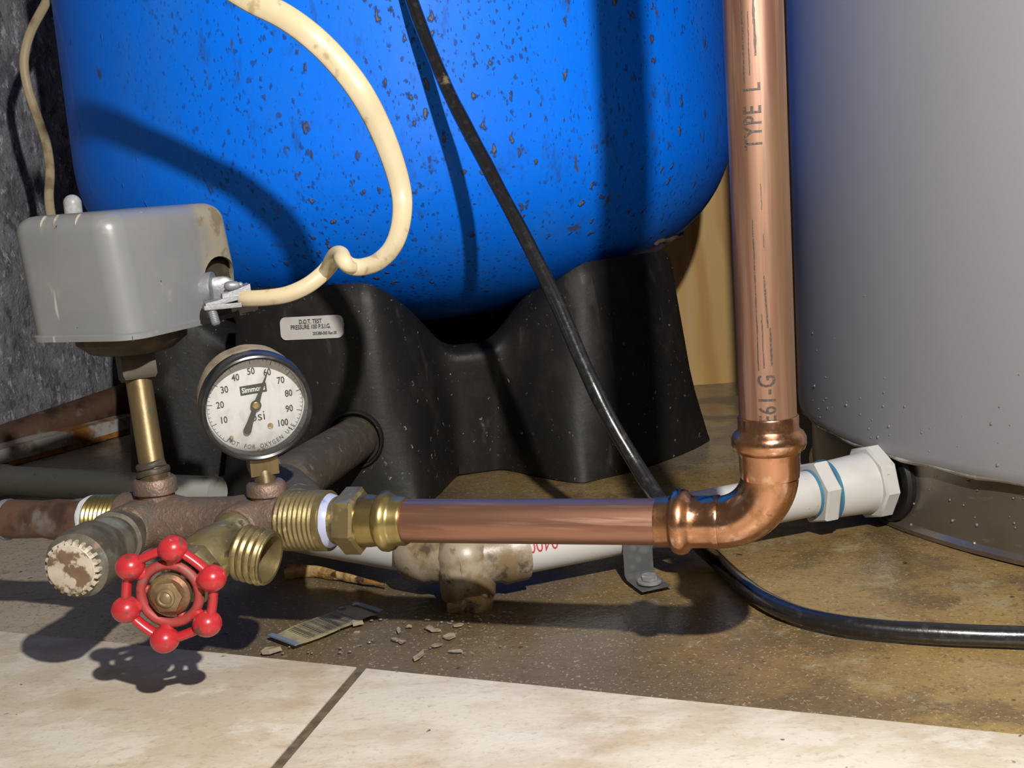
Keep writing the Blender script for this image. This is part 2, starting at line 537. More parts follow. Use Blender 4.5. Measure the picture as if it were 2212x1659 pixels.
m_brass_old = MAT('tarnished_brass', (0.37, 0.295, 0.14), 0.38, .75, layers=[
    dict(scale=50, lo=.45, hi=.65, col=(0.20, .155, .08), detail=6, rough=.5),
    dict(scale=90, off=(3, 3, 3), lo=.58, hi=.68, col=(0.60, .50, .24), detail=3, rough=.22)], bumps=[dict(scale=170, str=.3, h=.0007)])
m_brass_valve = MAT('mineral_crusted_brass', (0.34, 0.28, 0.14), 0.36, 0.65, layers=[
    dict(scale=55, lo=.44, hi=.60, col=(0.19, .155, .085), detail=7, rough=.5),
    dict(scale=38, off=(3, 3, 3), lo=.54, hi=.64, col=(0.42, .40, .28), detail=7, rough=.7),
    dict(scale=75, off=(6, 1, 3), lo=.60, hi=.66, col=(0.09, .075, .05), detail=6, rough=.6),
    dict(scale=120, off=(1, 7, 3), lo=.62, hi=.68, col=(0.62, .50, .22), detail=3, rough=.2)], bumps=[dict(scale=150, str=.4, h=.001, detail=5)])
m_brass_dark = MAT('dull_nipple_brass', (0.23, 0.165, 0.075), 0.42, 0.6, layers=[
    dict(scale=40, st=(1, 1, .3), lo=.45, hi=.68, col=(0.12, .085, .045), detail=5, rough=.42),
    dict(scale=70, off=(3, 3, 3), lo=.6, hi=.7, col=(0.13, .16, .10))], bumps=[dict(scale=140, str=.2)])
m_bronze = MAT('cast_bronze', (0.31, 0.215, 0.165), 0.5, 0.6, layers=[
    dict(scale=50, lo=.42, hi=.65, col=(0.19, .14, .115), detail=7, nr=.65, rough=.6),
    dict(scale=30, off=(5, 5, 5), lo=.58, hi=.7, col=(0.16, .155, .125), rough=.75),
    dict(scale=160, off=(3, 3, 3), lo=.6, hi=.7, col=(0.52, .34, .25), detail=3, rough=.3)], bumps=[dict(scale=420, str=.65, h=.0011, detail=3), dict(scale=60, str=.3, h=.002)])
m_oldcopper = MAT('brown_oxidised_copper', (0.21, 0.115, 0.072), 0.55, 0.35, layers=[
    dict(scale=40, lo=.45, hi=.7, col=(0.085, .05, .036), detail=6),
    dict(scale=30, off=(3, 6, 3), lo=.58, hi=.68, col=(0.26, .24, .235), detail=6, amt=.8, rough=.8)], bumps=[dict(scale=120, str=.3)])
m_valve = MAT('grey_green_corroded_brass', (0.215, 0.195, 0.15), 0.6, 0.5, layers=[
    dict(scale=38, lo=.45, hi=.62, col=(0.115, .10, .075), detail=7),
    dict(scale=32, off=(2, 5, 1), lo=.56, hi=.68, col=(0.26, .28, .235), detail=6),
    dict(scale=90, off=(5, 5, 1), lo=.60, hi=.7, col=(0.24, .15, .10), detail=4)], bumps=[dict(scale=160, str=.45, h=.001)])
m_cap = MAT('grubby_white_plastic', (0.64, 0.55, 0.44), 0.6, layers=[
    dict(scale=70, lo=.46, hi=.54, col=(0.20, .125, .075), detail=5, nr=.6)], bumps=[dict(scale=160, str=.35)])
m_cap_rim = MAT('white_plastic_rim', (0.66, 0.58, 0.47), 0.55, layers=[dict(scale=90, lo=.5, hi=.7, col=(0.42, .33, .22), detail=5)])
m_red = MAT('red_painted_iron', (0.60, 0.030, 0.040), 0.32, layers=[
    dict(scale=70, lo=.6, hi=.66, col=(0.22, .05, .035), detail=5, rough=.6),
    dict(kind='voro', scale=60, warp=1.0, lo=.09, hi=.05, col=(0.30, .22, .15), rough=.6)], bumps=[dict(scale=130, str=.12, h=.0006)], coat=.25)
m_reddull = MAT('worn_dull_red_paint', (0.45, 0.055, 0.05), 0.55, layers=[
    dict(scale=55, lo=.48, hi=.66, col=(0.30, .14, .11), detail=6), dict(scale=90, off=(3, 3, 3), lo=.6, hi=.68, col=(0.12, .05, .035))], bumps=[dict(scale=150, str=.25)])
m_rustnut = MAT('rusty_nut', (0.25, 0.14, 0.075), 0.5, 0.6, layers=[
    dict(scale=70, lo=.45, hi=.6, col=(0.34, .25, .13), detail=5), dict(scale=90, off=(4, 1, 1), lo=.58, hi=.66, col=(0.38, .06, .05))], bumps=[dict(scale=200, str=.4)])
m_cover = MAT('grey_painted_steel', (0.255, 0.265, 0.275), 0.36, layers=[
    dict(scale=14, lo=.45, hi=.7, col=(0.29, .29, .29), detail=5),
    dict(kind='axis', v=(.392, .919, 0), lo=.060, hi=.078, amp=.035, scale=45, col=(0.40, .355, .25), amt=.85, rough=.75),
    dict(scale=60, off=(2, 2, 2), lo=.52, hi=.62, col=(0.22, .165, .09), detail=6, amt=.8, rough=.8, masks=[dict(kind='axis', v=(.392, .919, 0), lo=.058, hi=.074, amp=.03, scale=45)]),
    dict(scale=60, st=(1, 1, .16), off=(1, 5, 2), lo=.66, hi=.70, col=(0.58, .57, .55), detail=3, amt=.85),
    dict(scale=26, off=(9, 5, 2), lo=.63, hi=.70, col=(0.40, .375, .34), detail=6, amt=.6),
    dict(kind='voro', scale=40, warp=.6, lo=.07, hi=.03, col=(0.05, .045, .04))], bumps=[dict(scale=300, str=.10, h=.0004), dict(scale=30, str=.12, h=.001)])
m_cover_dirty = MAT('mineral_crust', (0.43, 0.39, 0.30), 0.7, layers=[dict(scale=90, lo=.45, hi=.65, col=(0.20, .16, .10), detail=6)])
m_plate = MAT('dark_grimy_steel', (0.085, 0.068, 0.048), 0.6, 0.3, layers=[dict(scale=60, lo=.5, hi=.7, col=(0.16, .125, .08), detail=5)], bumps=[dict(scale=150, str=.3)])
m_hole = MAT('dark_inside', (0.012, 0.011, 0.010), 0.7)
m_zinc = MAT('dull_zinc', (0.38, 0.39, 0.42), 0.45, 0.5, layers=[
    dict(scale=90, lo=.45, hi=.68, col=(0.30, .31, .33), detail=5, rough=.5), dict(scale=50, off=(2, 2, 2), lo=.6, hi=.7, col=(0.70, .68, .64), rough=.7)], bumps=[dict(scale=250, str=.35)])
m_galv = MAT('galvanised_steel', (0.60, 0.61, 0.62), 0.32, 0.55, layers=[dict(kind='voro', scale=130, lo=.1, hi=.6, col=(0.40, .41, .42), rough=.38)], bumps=[dict(scale=200, str=.12)])
m_capnut = MAT('frosted_grey_plastic', (0.42, 0.43, 0.43), 0.4, layers=[dict(scale=200, lo=.5, hi=.7, col=(0.55, .56, .55))], bumps=[dict(scale=120, str=.3)])
m_cable = MAT('aged_cream_cable', (0.78, 0.66, 0.42), 0.38, layers=[
    dict(scale=35, lo=.45, hi=.7, col=(0.82, .72, .50), detail=5),
    dict(scale=60, off=(3, 3, 3), lo=.57, hi=.68, col=(0.46, .33, .17), detail=6, amt=.75)], bumps=[dict(scale=160, str=.1)])
m_bcable = MAT('glossy_black_cable', (0.014, 0.014, 0.016), 0.26, coat=.6, coat_rough=.12, layers=[
    dict(scale=160, lo=.5, hi=.72, col=(0.035, .035, .038), detail=6, rough=.36),
    dict(scale=30, off=(4, 4, 4), lo=.69, hi=.75, col=(0.22, .17, .09), detail=5, rough=.7)], bumps=[dict(scale=220, str=.3, h=.0006)])
m_wire = MAT('yellowed_thin_cable', (0.52, 0.42, 0.25), 0.5, layers=[dict(scale=40, lo=.5, hi=.7, col=(0.30, .22, .12), detail=5)])
m_dial = MAT('white_gauge_dial', (0.76, 0.765, 0.76), 0.45, layers=[
    dict(scale=160, st=(1, 1, .5), lo=.45, hi=.7, col=(0.62, .61, .58), detail=6, amt=.8), dict(scale=40, lo=.6, hi=.75, col=(0.58, .54, .46), amt=.6)])
m_bezel = MAT('black_gauge_bezel', (0.035, 0.035, 0.038), 0.28, 0.2, layers=[dict(scale=60, lo=.5, hi=.72, col=(0.08, .075, .07), rough=.4)])
m_case = MAT('dust_covered_gauge_case', (0.36, 0.30, 0.21), 0.8, layers=[dict(scale=80, lo=.45, hi=.7, col=(0.20, .16, .11), detail=5)], bumps=[dict(scale=150, str=.4)])
m_tape = MAT('white_thread_tape', (0.72, 0.72, 0.76), 0.5, layers=[dict(scale=90, st=(3, 1, 1), lo=.45, hi=.7, col=(0.55, .52, .52))], bumps=[dict(scale=220, st=(3, 1, 1), str=.5)])
m_tape_b = MAT('blue_white_thread_tape', (0.52, 0.56, 0.80), 0.4, layers=[dict(scale=60, lo=.5, hi=.64, col=(0.14, .22, .62))])
m_sticker = MAT('off_white_sticker', (0.78, 0.76, 0.72), 0.5, layers=[dict(scale=60, lo=.5, hi=.72, col=(0.66, .61, .56), detail=5)])
m_stub = MAT('grey_brown_iron_pipe', (0.125, 0.10, 0.07), 0.7, 0.2, layers=[
    dict(scale=60, st=(1, 1, 2), lo=.45, hi=.7, col=(0.175, .145, .105), detail=6), dict(scale=120, off=(2, 2, 2), lo=.62, hi=.7, col=(0.28, .24, .19))], bumps=[dict(scale=180, str=.35)])
m_paper = MAT('soggy_label_paper', (0.86, 0.78, 0.52), 0.3, layers=[dict(scale=60, lo=.45, hi=.65, col=(0.56, .48, .30), detail=5)])
m_bluepaper = MAT('blue_label_edge', (0.22, 0.28, 0.38), 0.35)
m_chip = MAT('wet_pale_flake', (0.42, 0.36, 0.25), 0.25, layers=[dict(scale=150, lo=.45, hi=.7, col=(0.34, .27, .18))], coat=.4)

# ================================================================== setting
EYE_T = V((-0.108, 1.562, 0))       # tank axis on the floor
TR = 0.405

def sstep(x):
    x = max(0.0, min(1.0, x))
    return x * x * (3 - 2 * x)

def floor_z(x, y):
    sag = -0.055 * sstep((y - 1.40) / 0.55) * sstep((x - 0.17) / 0.10)
    nz = 0.0012 * noise.noise(V((x * 9, y * 9, 0))) + 0.0006 * noise.noise(V((x * 40, y * 40, 3)))
    return sag + nz - 0.0012

bm = bmesh.new()
NX, NY = 170, 170
X0, X1, Y0, Y1 = -1.15, 1.35, -0.35, 2.25
grid = [[bm.verts.new((X0 + (X1 - X0) * i / NX, Y0 + (Y1 - Y0) * j / NY, 0)) for i in range(NX + 1)] for j in range(NY + 1)]
for row in grid:
    for v in row:
        v.co.z = floor_z(v.co.x, v.co.y)
for j in range(NY):
    for i in range(NX):
        bm.faces.new((grid[j][i], grid[j][i + 1], grid[j + 1][i + 1], grid[j + 1][i]))
floor = struct('floor', bm, m_floor, 'stained wet brown concrete floor slab')

# floor tiles in front of the slab (parts of the floor)
tm = onZ(780, 1437, .004)
te = (onZ(2212, 1572, .004) - onZ(0, 1352, .004)).normalized()
tg = (onZ(590, 1659, .004) - tm).normalized()
TS, GW = 0.46, 0.0075
def tile_mesh(a, b, c, d, seed):
    bm = bmesh.new()
    n = 12
    vs_ = []
    bev = 0.003
    # top grid with softened, slightly uneven rim
    for j in range(n + 1):
        row = []
        for i in range(n + 1):
            u, v = i / n, j / n
            p = a * (1 - u) * (1 - v) + b * u * (1 - v) + c * u * v + d * (1 - u) * v
            e = min(u, 1 - u, v, 1 - v)
            z = .0045 + .0006 * noise.noise(p * 14 + V((seed, 0, 0)))
            if e == 0:
                z -= .0022
            row.append(bm.verts.new((p.x, p.y, z)))
        vs_.append(row)
    for j in range(n):
        for i in range(n):
            bm.faces.new((vs_[j][i], vs_[j][i + 1], vs_[j + 1][i + 1], vs_[j + 1][i]))
    rim = [vs_[0][i] for i in range(n + 1)] + [vs_[j][n] for j in range(1, n + 1)] + [vs_[n][i] for i in range(n - 1, -1, -1)] + [vs_[j][0] for j in range(n - 1, 0, -1)]
    low = [bm.verts.new((v.co.x, v.co.y, -.003)) for v in rim]
    k = len(rim)
    for i in range(k):
        bm.faces.new((rim[i], low[i], low[(i + 1) % k], rim[(i + 1) % k]))
    return bm
for r in range(2):
    for c in range(-2, 2):
        o0 = tm + te * (c * (TS + GW) + GW * .5) + tg * (r * (TS + GW))
        a_, b_ = o0, o0 + te * TS
        bmt = tile_mesh(a_, b_, b_ + tg * TS, a_ + tg * TS, r * 7 + c * 3)
        obj('tile', bmt, m_tile, floor, angle=50)
bm = bmesh.new()
gz = V((0, 0, .0008))
prism(bm, [tm + te * (-2.1 * TS) + V((0, 0, -.006)), tm + te * (2.1 * TS) + V((0, 0, -.006)), tm + te * (2.1 * TS) + tg * (2 * TS) + V((0, 0, -.006)), tm + te * (-2.1 * TS) + tg * (2 * TS) + V((0, 0, -.006))], (0, 0, .0035))
obj('grout', bm, m_grout, floor)

# left foundation wall
W0, W1 = V((-.715, 1.533, 0)), V((-.609, 1.752, 0))
wd = (W1 - W0).normalized()
wn = V((wd.y, -wd.x, 0))
bm = bmesh.new()
nu, nv = 90, 70
rows = []
for j in range(nv + 1):
    row = []
    for i in range(nu + 1):
        p = W0 + wd * (-1.0 + 1.75 * i / nu) + V((0, 0, -.03 + 1.15 * j / nv))
        p += wn * (.010 * noise.noise(p * 9) + .006 * noise.noise(p * 26) + .003 * noise.noise(p * 70))
        row.append(bm.verts.new(p))
    rows.append(row)
for j in range(nv):
    for i in range(nu):
        bm.faces.new((rows[j][i], rows[j][i + 1], rows[j + 1][i + 1], rows[j + 1][i]))
struct('wall_left', bm, m_wall, 'rough dark grey foundation wall behind the pressure switch', angle=60)

# back wall of pine boards
wb = empty('wall_back', (0, 2.02, -.06), 'yellow pine board wall behind the tanks', 'wall')
del wb['category']
wb['kind'] = 'structure'
x = -.535
k = 0
while x < 1.3:
    wdt = 0.235
    bm = bmesh.new()
    bmesh.ops.create_cube(bm, size=1)
    for v in bm.verts:
        v.co = V((x + wdt / 2 + v.co.x * (wdt - .002), 2.03 + v.co.y * .02, .55 + v.co.z * 1.25))
    bmesh.ops.bevel(bm, geom=bm.edges[:], offset=.002, segments=1, affect='EDGES')
    o = obj('plank', bm, m_wood, wb)
    x += wdt
    k += 1

# ledge and pipes along the left wall
l0, l1 = onZ(-90, 1040), onZ(310, 928)
lu = (l1 - l0).normalized()
ln = V((-lu.y, lu.x, 0))
tr = empty('trim_1', (l0 + l1) / 2, 'white flaking ledge with orange rust at foot of left wall', 'ledge')
del tr['category']
tr['kind'] = 'structure'
bm = bmesh.new()
prism(bm, [l0 + ln * .002, l1 + ln * .002, l1 + ln * .05, l0 + ln * .05], (0, 0, .024))
bmesh.ops.subdivide_edges(bm, edges=bm.edges[:], cuts=6, use_grid_fill=True)
wobble(bm, .002, 60)
obj('ledge_board', bm, m_ledge, tr)
bm = bmesh.new()
prism(bm, [l0, l1 - lu * .02, l1 - lu * .02 + ln * .012, l0 + ln * .012], (0, 0, .007))
bmesh.ops.subdivide_edges(bm, edges=bm.edges[:], cuts=6, use_grid_fill=True)
wobble(bm, .002, 90, 3)
obj('rusty_edge', bm, m_rustedge, tr)

# ================================================================== blue pressure tank
tank = empty('pressure_tank', EYE_T, 'large blue pressure tank with rust-spotted paint on black stand', 'tank')
ZT, ZB = 0.372, 0.150
bm = bmesh.new()
prof = []
for i in range(0, 41):
    a = math.pi / 2 * i / 40
    r = TR * math.sin(a) ** (2 / 2.25) if i else 0.0005
    prof.append((ZT - (ZT - ZB) * math.cos(a) ** (2 / 2.25), r))
prof += [(ZT + .05 * i, TR) for i in range(1, 15)]
for i in range(1, 16):
    a = math.pi / 2 * i / 15
    prof.append((1.072 + .2 * math.sin(a), TR * math.cos(a) + .0005))
lathe(bm, EYE_T, (0, 0, 1), prof, 128, ref=(0, -1, 0))
shell = obj('tank_shell', bm, m_blue, tank, angle=60)
# rusty flange lip low on the dome
bm = bmesh.new()
lipa = []
for i in range(0, 29):
    a = math.radians(58 + 62 * i / 28)
    zz = 0.233 + .001 * math.sin(i * 1.7)
    rr = TR * (1 - ((ZT - zz) / (ZT - ZB)) ** 2.25) ** (1 / 2.25)
    lipa.append(EYE_T + V((math.sin(a) * (rr + .001), -math.cos(a) * (rr + .001), zz)))
sweep(bm, lipa, .0035, .0035, 10)
wobble(bm, .0015, 90)
obj('rusty_lip', bm, m_lip, tank)

# black plastic stand: lobed skirt with saddles
LEGS = [-16, 44, 138, 210, 286]
def legw(phi, hw, ramp):
    best = 0
    for c in LEGS:
        d = abs((phi - c + 180) % 360 - 180)
        best = max(best, sstep((hw + ramp - d) / ramp))
    return best
stand_bm = bmesh.new()
NP, NV = 240, 22
rings = []
for j in range(NV + 1):
    v = j / NV
    ring = []
    for i in range(NP):
        phi = 360 * i / NP
        wb_ = legw(phi, 16.5, 9)
        wt_ = legw(phi, 11, 12)
        wz = legw(phi, 10, 17)
        rb_ = .272 + .113 * wb_
        rt_ = .285 + .075 * wt_
        zt_ = .138 + .088 * wz
        r = rb_ + (rt_ - rb_) * v
        z = zt_ * v
        if v > .93:      # rounded top edge
            r -= .006 * ((v - .93) / .07) ** 2
        a = math.radians(phi)
        ring.append(stand_bm.verts.new(EYE_T + V((math.sin(a) * r, -math.cos(a) * r, z))))
    rings.append(ring)
ring = []
for i in range(NP):     # top shelf turned inwards under the dome
    phi = 360 * i / NP
    a = math.radians(phi)
    wz = legw(phi, 10, 17)
    ring.append(stand_bm.verts.new(EYE_T + V((math.sin(a) * .255, -math.cos(a) * .255, .142 + .05 * wz))))
rings.append(ring)
for A, B in zip(rings, rings[1:]):
    for i in range(NP):
        j = (i + 1) % NP
        stand_bm.faces.new((A[i], A[j], B[j], B[i]))
stand = obj('tank_stand', stand_bm, m_black, tank, angle=50, label='black plastic stand with lobed feet')

# sticker on the stand
def stand_pt(px, py):
    """point on the front leg face of the stand under a given sight line"""
    r = ray(px, py)
    best = None
    for k in range(400):
        t = 1.05 + k * .0012
        p = CAM + r * t
        d = p - EYE_T
        phi = math.degrees(math.atan2(d.x, -d.y))
        wb_, wt_, wz = legw(phi, 16.5, 9), legw(phi, 11, 12), legw(phi, 10, 17)
        zt_ = .138 + .088 * wz
        v = p.z / zt_
        rr = .272 + .113 * wb_ + (.013 + .0 + .075 * wt_ - .113 * wb_) * min(v, 1)
        if math.hypot(d.x, d.y) <= rr:
            return p
    return p
c0, c1, c2, c3 = [stand_pt(*q) for q in ((607, 686), (741, 679), (744, 729), (611, 735))]
sc_ = (c0 + c1 + c2 + c3) / 4
su = ((c1 - c0) + (c2 - c3)).normalized()
sv0 = ((c0 - c3) + (c1 - c2)).normalized()
sn = su.cross(sv0).normalized()
if sn.y > 0:
    sn = -sn
sv = sn.cross(su) if sn.cross(su).z > 0 else su.cross(sn)
SW, SH = (c1 - c0).length / 2, (c0 - c3).length / 2
def spt(x_, y_, h=0.0):
    return sc_ + su * x_ + sv * y_ + sn * (.0035 + h)
bm = bmesh.new()
rc = .006
poly = []
for cx, cy, a0 in ((SW - rc, SH - rc, 0), (-SW + rc, SH - rc, 90), (-SW + rc, -SH + rc, 180), (SW - rc, -SH + rc, 270)):
    for i in range(7):
        a = math.radians(a0 + 15 * i)
        poly.append(spt(cx + rc * math.cos(a), cy + rc * math.sin(a)))
prism(bm, poly, -sn * .006)
sticker = obj('sticker', bm, m_sticker, stand, label='white sticker lettered D.O.T. TEST')
bm = text_bm('D.O.T. TEST', .0062, lambda a, b: spt(a * .76 - .0005, b + SH * .52, .0004), thick=.00010)
join(bm, text_bm('PRESSURE 100 P.S.I.G.', .0062, lambda a, b: spt(a * .76 - .0005, b + SH * .06, .0004), thick=.00010))
join(bm, text_bm('205388-000 Rev.00', .0046, lambda a, b: spt(a * .72 + SW * .42, b - SH * .54, .0004), thick=.00008))
obj('lettering', bm, m_blackink, stand, smooth=False, recalc=False)

# iron pipe running into the stand, with the collar round its opening
q0, q1 = P(628, 1040, 1.00), P(768, 948, 1.215)
bm = bmesh.new()
qa = (q1 - q0).normalized()
jt = P(640, 1122, .86)
sweep(bm, [q1 + qa * .03, q1, q0 + qa * .02, q0] + catmull([q0 - qa * .012, q0 - qa * .022 + V((0, 0, -.004)), jt + (q0 - jt) * .35, jt], 5), .0225, None, 36)
wobble(bm, .0008, 60)
o = obj('iron_pipe', bm, m_stub, base=q0)
tag(o, 'grey brown iron pipe entering the black stand behind the gauge', 'pipe')
bm = bmesh.new()
torus = []
a, x_, y_ = frame(qa)
for i in range(41):
    th = 2 * math.pi * i / 40
    torus.append(q1 + qa * -.004 + x_ * (.028 * math.cos(th)) + y_ * (.028 * math.sin(th)))
sweep(bm, torus, .0022, .004, 10, cap=False, facing=qa)
obj('pipe_opening', bm, m_black, tank)

# ================================================================== water heater
HC, HR = V((.718, 1.132, 0)), .42
heater = empty('water_heater', HC, 'tall grey water heater jacket beside the copper riser', 'water heater')
bm = bmesh.new()
lathe(bm, HC, (0, 0, 1), [(.066, HR - .004), (.066, HR + .010), (.0685, HR + .012), (.075, HR + .0125), (.09, HR + .0125), (1.25, HR + .0125), (1.27, HR - .01)], 160)
obj('jacket', bm, m_heater, heater)
bm = bmesh.new()
lathe(bm, HC, (0, 0, 1), [(0.0, HR + .0025), (.004, HR + .0035), (.008, HR), (.066, HR - .001)], 160, cap=False)
obj('base_ring', bm, m_skirt, heater, label='damp brown metal base ring')
bm = bmesh.new()
seam = [HC + V((math.cos(a) * (HR + .0095), math.sin(a) * (HR + .0095), .0665 + .001 * math.sin(a * 37))) for a in [math.radians(120 + 160 * i / 90) for i in range(91)]]
sweep(bm, seam, .0022, .0022, 8)
wobble(bm, .0008, 120)
obj('seam_bead', bm, m_seam, heater)
# rubber grommet round the drain pipe
E0 = P(1893, 1038, 1.035)
hn = V((E0.x - HC.x, E0.y - HC.y, 0)).normalized()
FP = onZ(1014, 1300)
A0 = V((FP.x, FP.y, .034))
pdir = (E0 - A0).normalized()
gc = HC + hn * HR + V((0, 0, E0.z))
bm = bmesh.new()
_, gx, gy = frame(hn)
NG = 48
def gring(r, off):
    out = []
    for i in range(NG):
        th = 2 * math.pi * i / NG
        q = gc + gx * (r * math.cos(th)) + gy * (r * math.sin(th))
        dxy = V((q.x - HC.x, q.y - HC.y, 0))
        q2 = HC + dxy.normalized() * (HR + off)
        out.append(bm.verts.new((q2.x, q2.y, max(q.z, .002))))
    return out
R_ = [gring(.0365, -.004), gring(.0365, .004), gring(.034, .0065), gring(.026, .006), gring(.022, -.004)]
for A, B in zip(R_, R_[1:]):
    for i in range(NG):
        j = (i + 1) % NG
        bm.faces.new((A[i], A[j], B[j], B[i]))
obj('rubber_grommet', bm, m_rubber, heater)
# droplets clinging to the jacket and the base ring
bm = bmesh.new()
rd = random.Random(5)
for i in range(105):
    if i < 60:
        az = math.radians(rd.uniform(180, 236))
        z = .075 + abs(rd.gauss(0, .045))
        rr = HR + .0125
    else:
        az = math.radians(rd.uniform(196, 236))
        z = rd.uniform(.006, .06)
        rr = HR + .0005
    s = rd.choice((.0005, .0006, .0008, .0010, .0014))
    ball(bm, HC + V((math.cos(az) * rr, math.sin(az) * rr, z)), s, (1, 1, 1.2), 1)
dr = obj('water_droplets', bm, m_drop, heater, angle=180)
dr['kind'] = 'stuff'

# ================================================================== white PVC drain run
def at(t):
    return A0 + pdir * t
LEN = (gc - A0).dot(pdir)
PR = .0195
drain = empty('drain_pipe', V((at(LEN * .5).x, at(LEN * .5).y, 0)), 'white plastic drain pipe with hex couplings leaving the water heater', 'pipe')
bm = bmesh.new()
lathe(bm, A0, pdir, [(.03, PR), (LEN * .8, PR)], 40)
obj('pipe', bm, m_pvc, drain)
def tpx(px):
    lo_, hi_ = 0.0, LEN + .05
    for _ in range(40):
        m_ = (lo_ + hi_) / 2
        if proj_x(at(m_)) < px:
            lo_ = m_
        else:
            hi_ = m_
    return lo_
t1, t2, t3 = tpx(1752), tpx(1782), tpx(1868)
bm = bmesh.new()
hexnut(bm, A0, pdir, t1, t2, .0285, ref=(0, 0.3, 1), ch=.05)
obj('hex_collar', bm, m_pvc, drain)
bm = bmesh.new()
lathe(bm, A0, pdir, [(t2, .0225), (t2 + .003, .0242), (t3, .0262)], 40)
obj('coupling', bm, m_pvc, drain)
bm = bmesh.new()
hexnut(bm, A0, pdir, t3, t3 + .014, .0325, ref=(0, .3, 1), n=8, ch=.06)
obj('hex_flange', bm, m_pvc, drain)
bm = bmesh.new()
lathe(bm, A0, pdir, [(t2 - .0006, .0225), (t2 - .0006, .0262), (t2 + .0022, .0262), (t2 + .0022, .0225)], 40)
lathe(bm, A0, pdir, [(t1 - .0025, .0190), (t1 - .0025, .0202), (t1 + .0005, .0202), (t1 + .0005, .019)], 40)
obj('cement_ring', bm, m_primer, drain, label='blue smear of pipe cement')
# red print, upside down, wrapped round the pipe
_, px_, py_ = frame(pdir)
def wrap_pvc(s_, h_):
    th = TH0 + h_ / PR
    return A0 + pdir * (T0 + s_) + (px_ * math.cos(th) + py_ * math.sin(th)) * (PR + .0003)
tocam = (CAM - at(LEN * .2)).normalized()
THC = math.atan2(tocam.dot(py_), tocam.dot(px_))
T0 = tpx(1195)
sgn = 1.0
up_t = px_ * math.cos(THC + .3) + py_ * math.sin(THC + .3)
if (up_t - tocam).z < 0:
    sgn = -1.0
TH0 = THC + sgn * math.radians(3)
bm = text_bm('ream 0400', .0150, lambda a, b: wrap_pvc(-a * .82, sgn * -b), thick=.0, cuts=8)
obj('lettering', bm, m_red_ink, drain, smooth=False, recalc=False, label='red upside-down print')

# tee into the floor drain
tee = empty('drain_tee', FP, 'brown stained white plastic tee with painted-in pipe shade dropping into the floor drain', 'pipe fitting')
LD = V((-.80, .60, .0)).normalized()
bm = bmesh.new()
lathe(bm, A0, pdir, [(-.012, .012), (-.010, .0215), (.024, .0218), (.028, .0245), (.046, .0245), (.0465, .0192)], 40)
lathe(bm, A0, LD, [(-.010, .012), (-.008, .0205), (.024, .0212), (.030, .0238), (.052, .0238), (.056, .021), (.056, .0180)], 40)
lathe(bm, V((FP.x, FP.y, 0)), (0, 0, 1), [(.004, .0195), (.006, .0212), (.022, .0225), (.026, .0232), (.040, .0228), (.050, .0190), (.0545, .012), (.056, .0006)], 40)
wobble(bm, .0010, 45)
obj('tee_body', bm, m_pvc_dirty_shade, tee, angle=45)
bm = bmesh.new()
lathe(bm, FP + V((.001, -.006, 0)), (0, 0, 1), [(-.001, .0185), (.004, .0185), (.010, .0172), (.014, .012)], 30)
wobble(bm, .0045, 120)
obj('drip_crust', bm, m_drain, tee, label='wet orange crust at the outlet')
lp0 = A0 + LD * .050
bm = bmesh.new()
lathe(bm, lp0, LD, [(0, .0178), (.16, .0178)], 36)
obj('side_pipe', bm, m_pvc, tee)

# galvanised strap
strap = empty('pipe_strap', onZ(1372, 1250), 'galvanised pipe strap screwed to the floor over the drain pipe', 'strap')
ts = tpx(1352)
sc0 = at(ts)
side = V((pdir.y, -pdir.x, 0)).normalized()      # toward the viewer
if side.y > 0:
    side = -side
path = []
for i in range(13):
    a = math.radians(200 - 200 * i / 12)
    path.append(sc0 + side * ((PR + .0022) * math.cos(a)) + V((0, 0, (PR + .0022) * math.sin(a))))
last = path[-1]
path += [V((last.x, last.y, .007)), V((last.x, last.y, .0038)) + side * .004, V((last.x, last.y, .0032)) + side * .018, V((last.x, last.y, .0032)) + side * .033]
bm = bmesh.new()
hw = .0125
pt = [bm.verts.new(p + pdir * hw) for p in path]
pb_ = [bm.verts.new(p - pdir * hw) for p in path]
for i in range(len(path) - 1):
    bm.faces.new((pt[i], pt[i + 1], pb_[i + 1], pb_[i]))
ret = bmesh.ops.solidify(bm, geom=bm.faces[:], thickness=-.0016)
obj('strap_band', bm, m_galv, strap, angle=50)
sp = V((last.x, last.y, .0045)) + side * .019
bm = bmesh.new()
lathe(bm, sp, (0, 0, 1), [(0, .0095), (.0016, .0095), (.002, .009)], 28)
hexnut(bm, sp, (0, 0, 1), .002, .0062, .0065)
obj('screw', bm, m_galv, strap)

# left-hand old PVC pipe on the floor
v0, v1 = onZ(-60, 1034, .019), onZ(470, 1064, .019)
bm = bmesh.new()
vl = (v1 - v0).length
lathe(bm, v0, v1 - v0, [(-.35, .017), (.03, .017), (vl, .0165)], 36)
lathe(bm, v0, v1 - v0, [(-.06, .0185), (.055, .0185), (.058, .017)], 36)
o = obj('old_plastic_pipe', bm, m_pvc_old, base=V((v0.x, v0.y, 0)))
tag(o, 'greenish white plastic pipe lying below the rusty wall pipe', 'pipe')

# brown pipe along the left wall
b0, b1 = P(-80, 984, 1.56), P(345, 836, 1.79)
bm = bmesh.new()
lathe(bm, b0, b1 - b0, [(0, .0225), ((b1 - b0).length * .5, .0222), ((b1 - b0).length, .0222)], 36)
o = obj('rusty_pipe', bm, m_oldcopper, base=b0)
tag(o, 'brown rusty pipe rising along the rough grey wall', 'pipe')

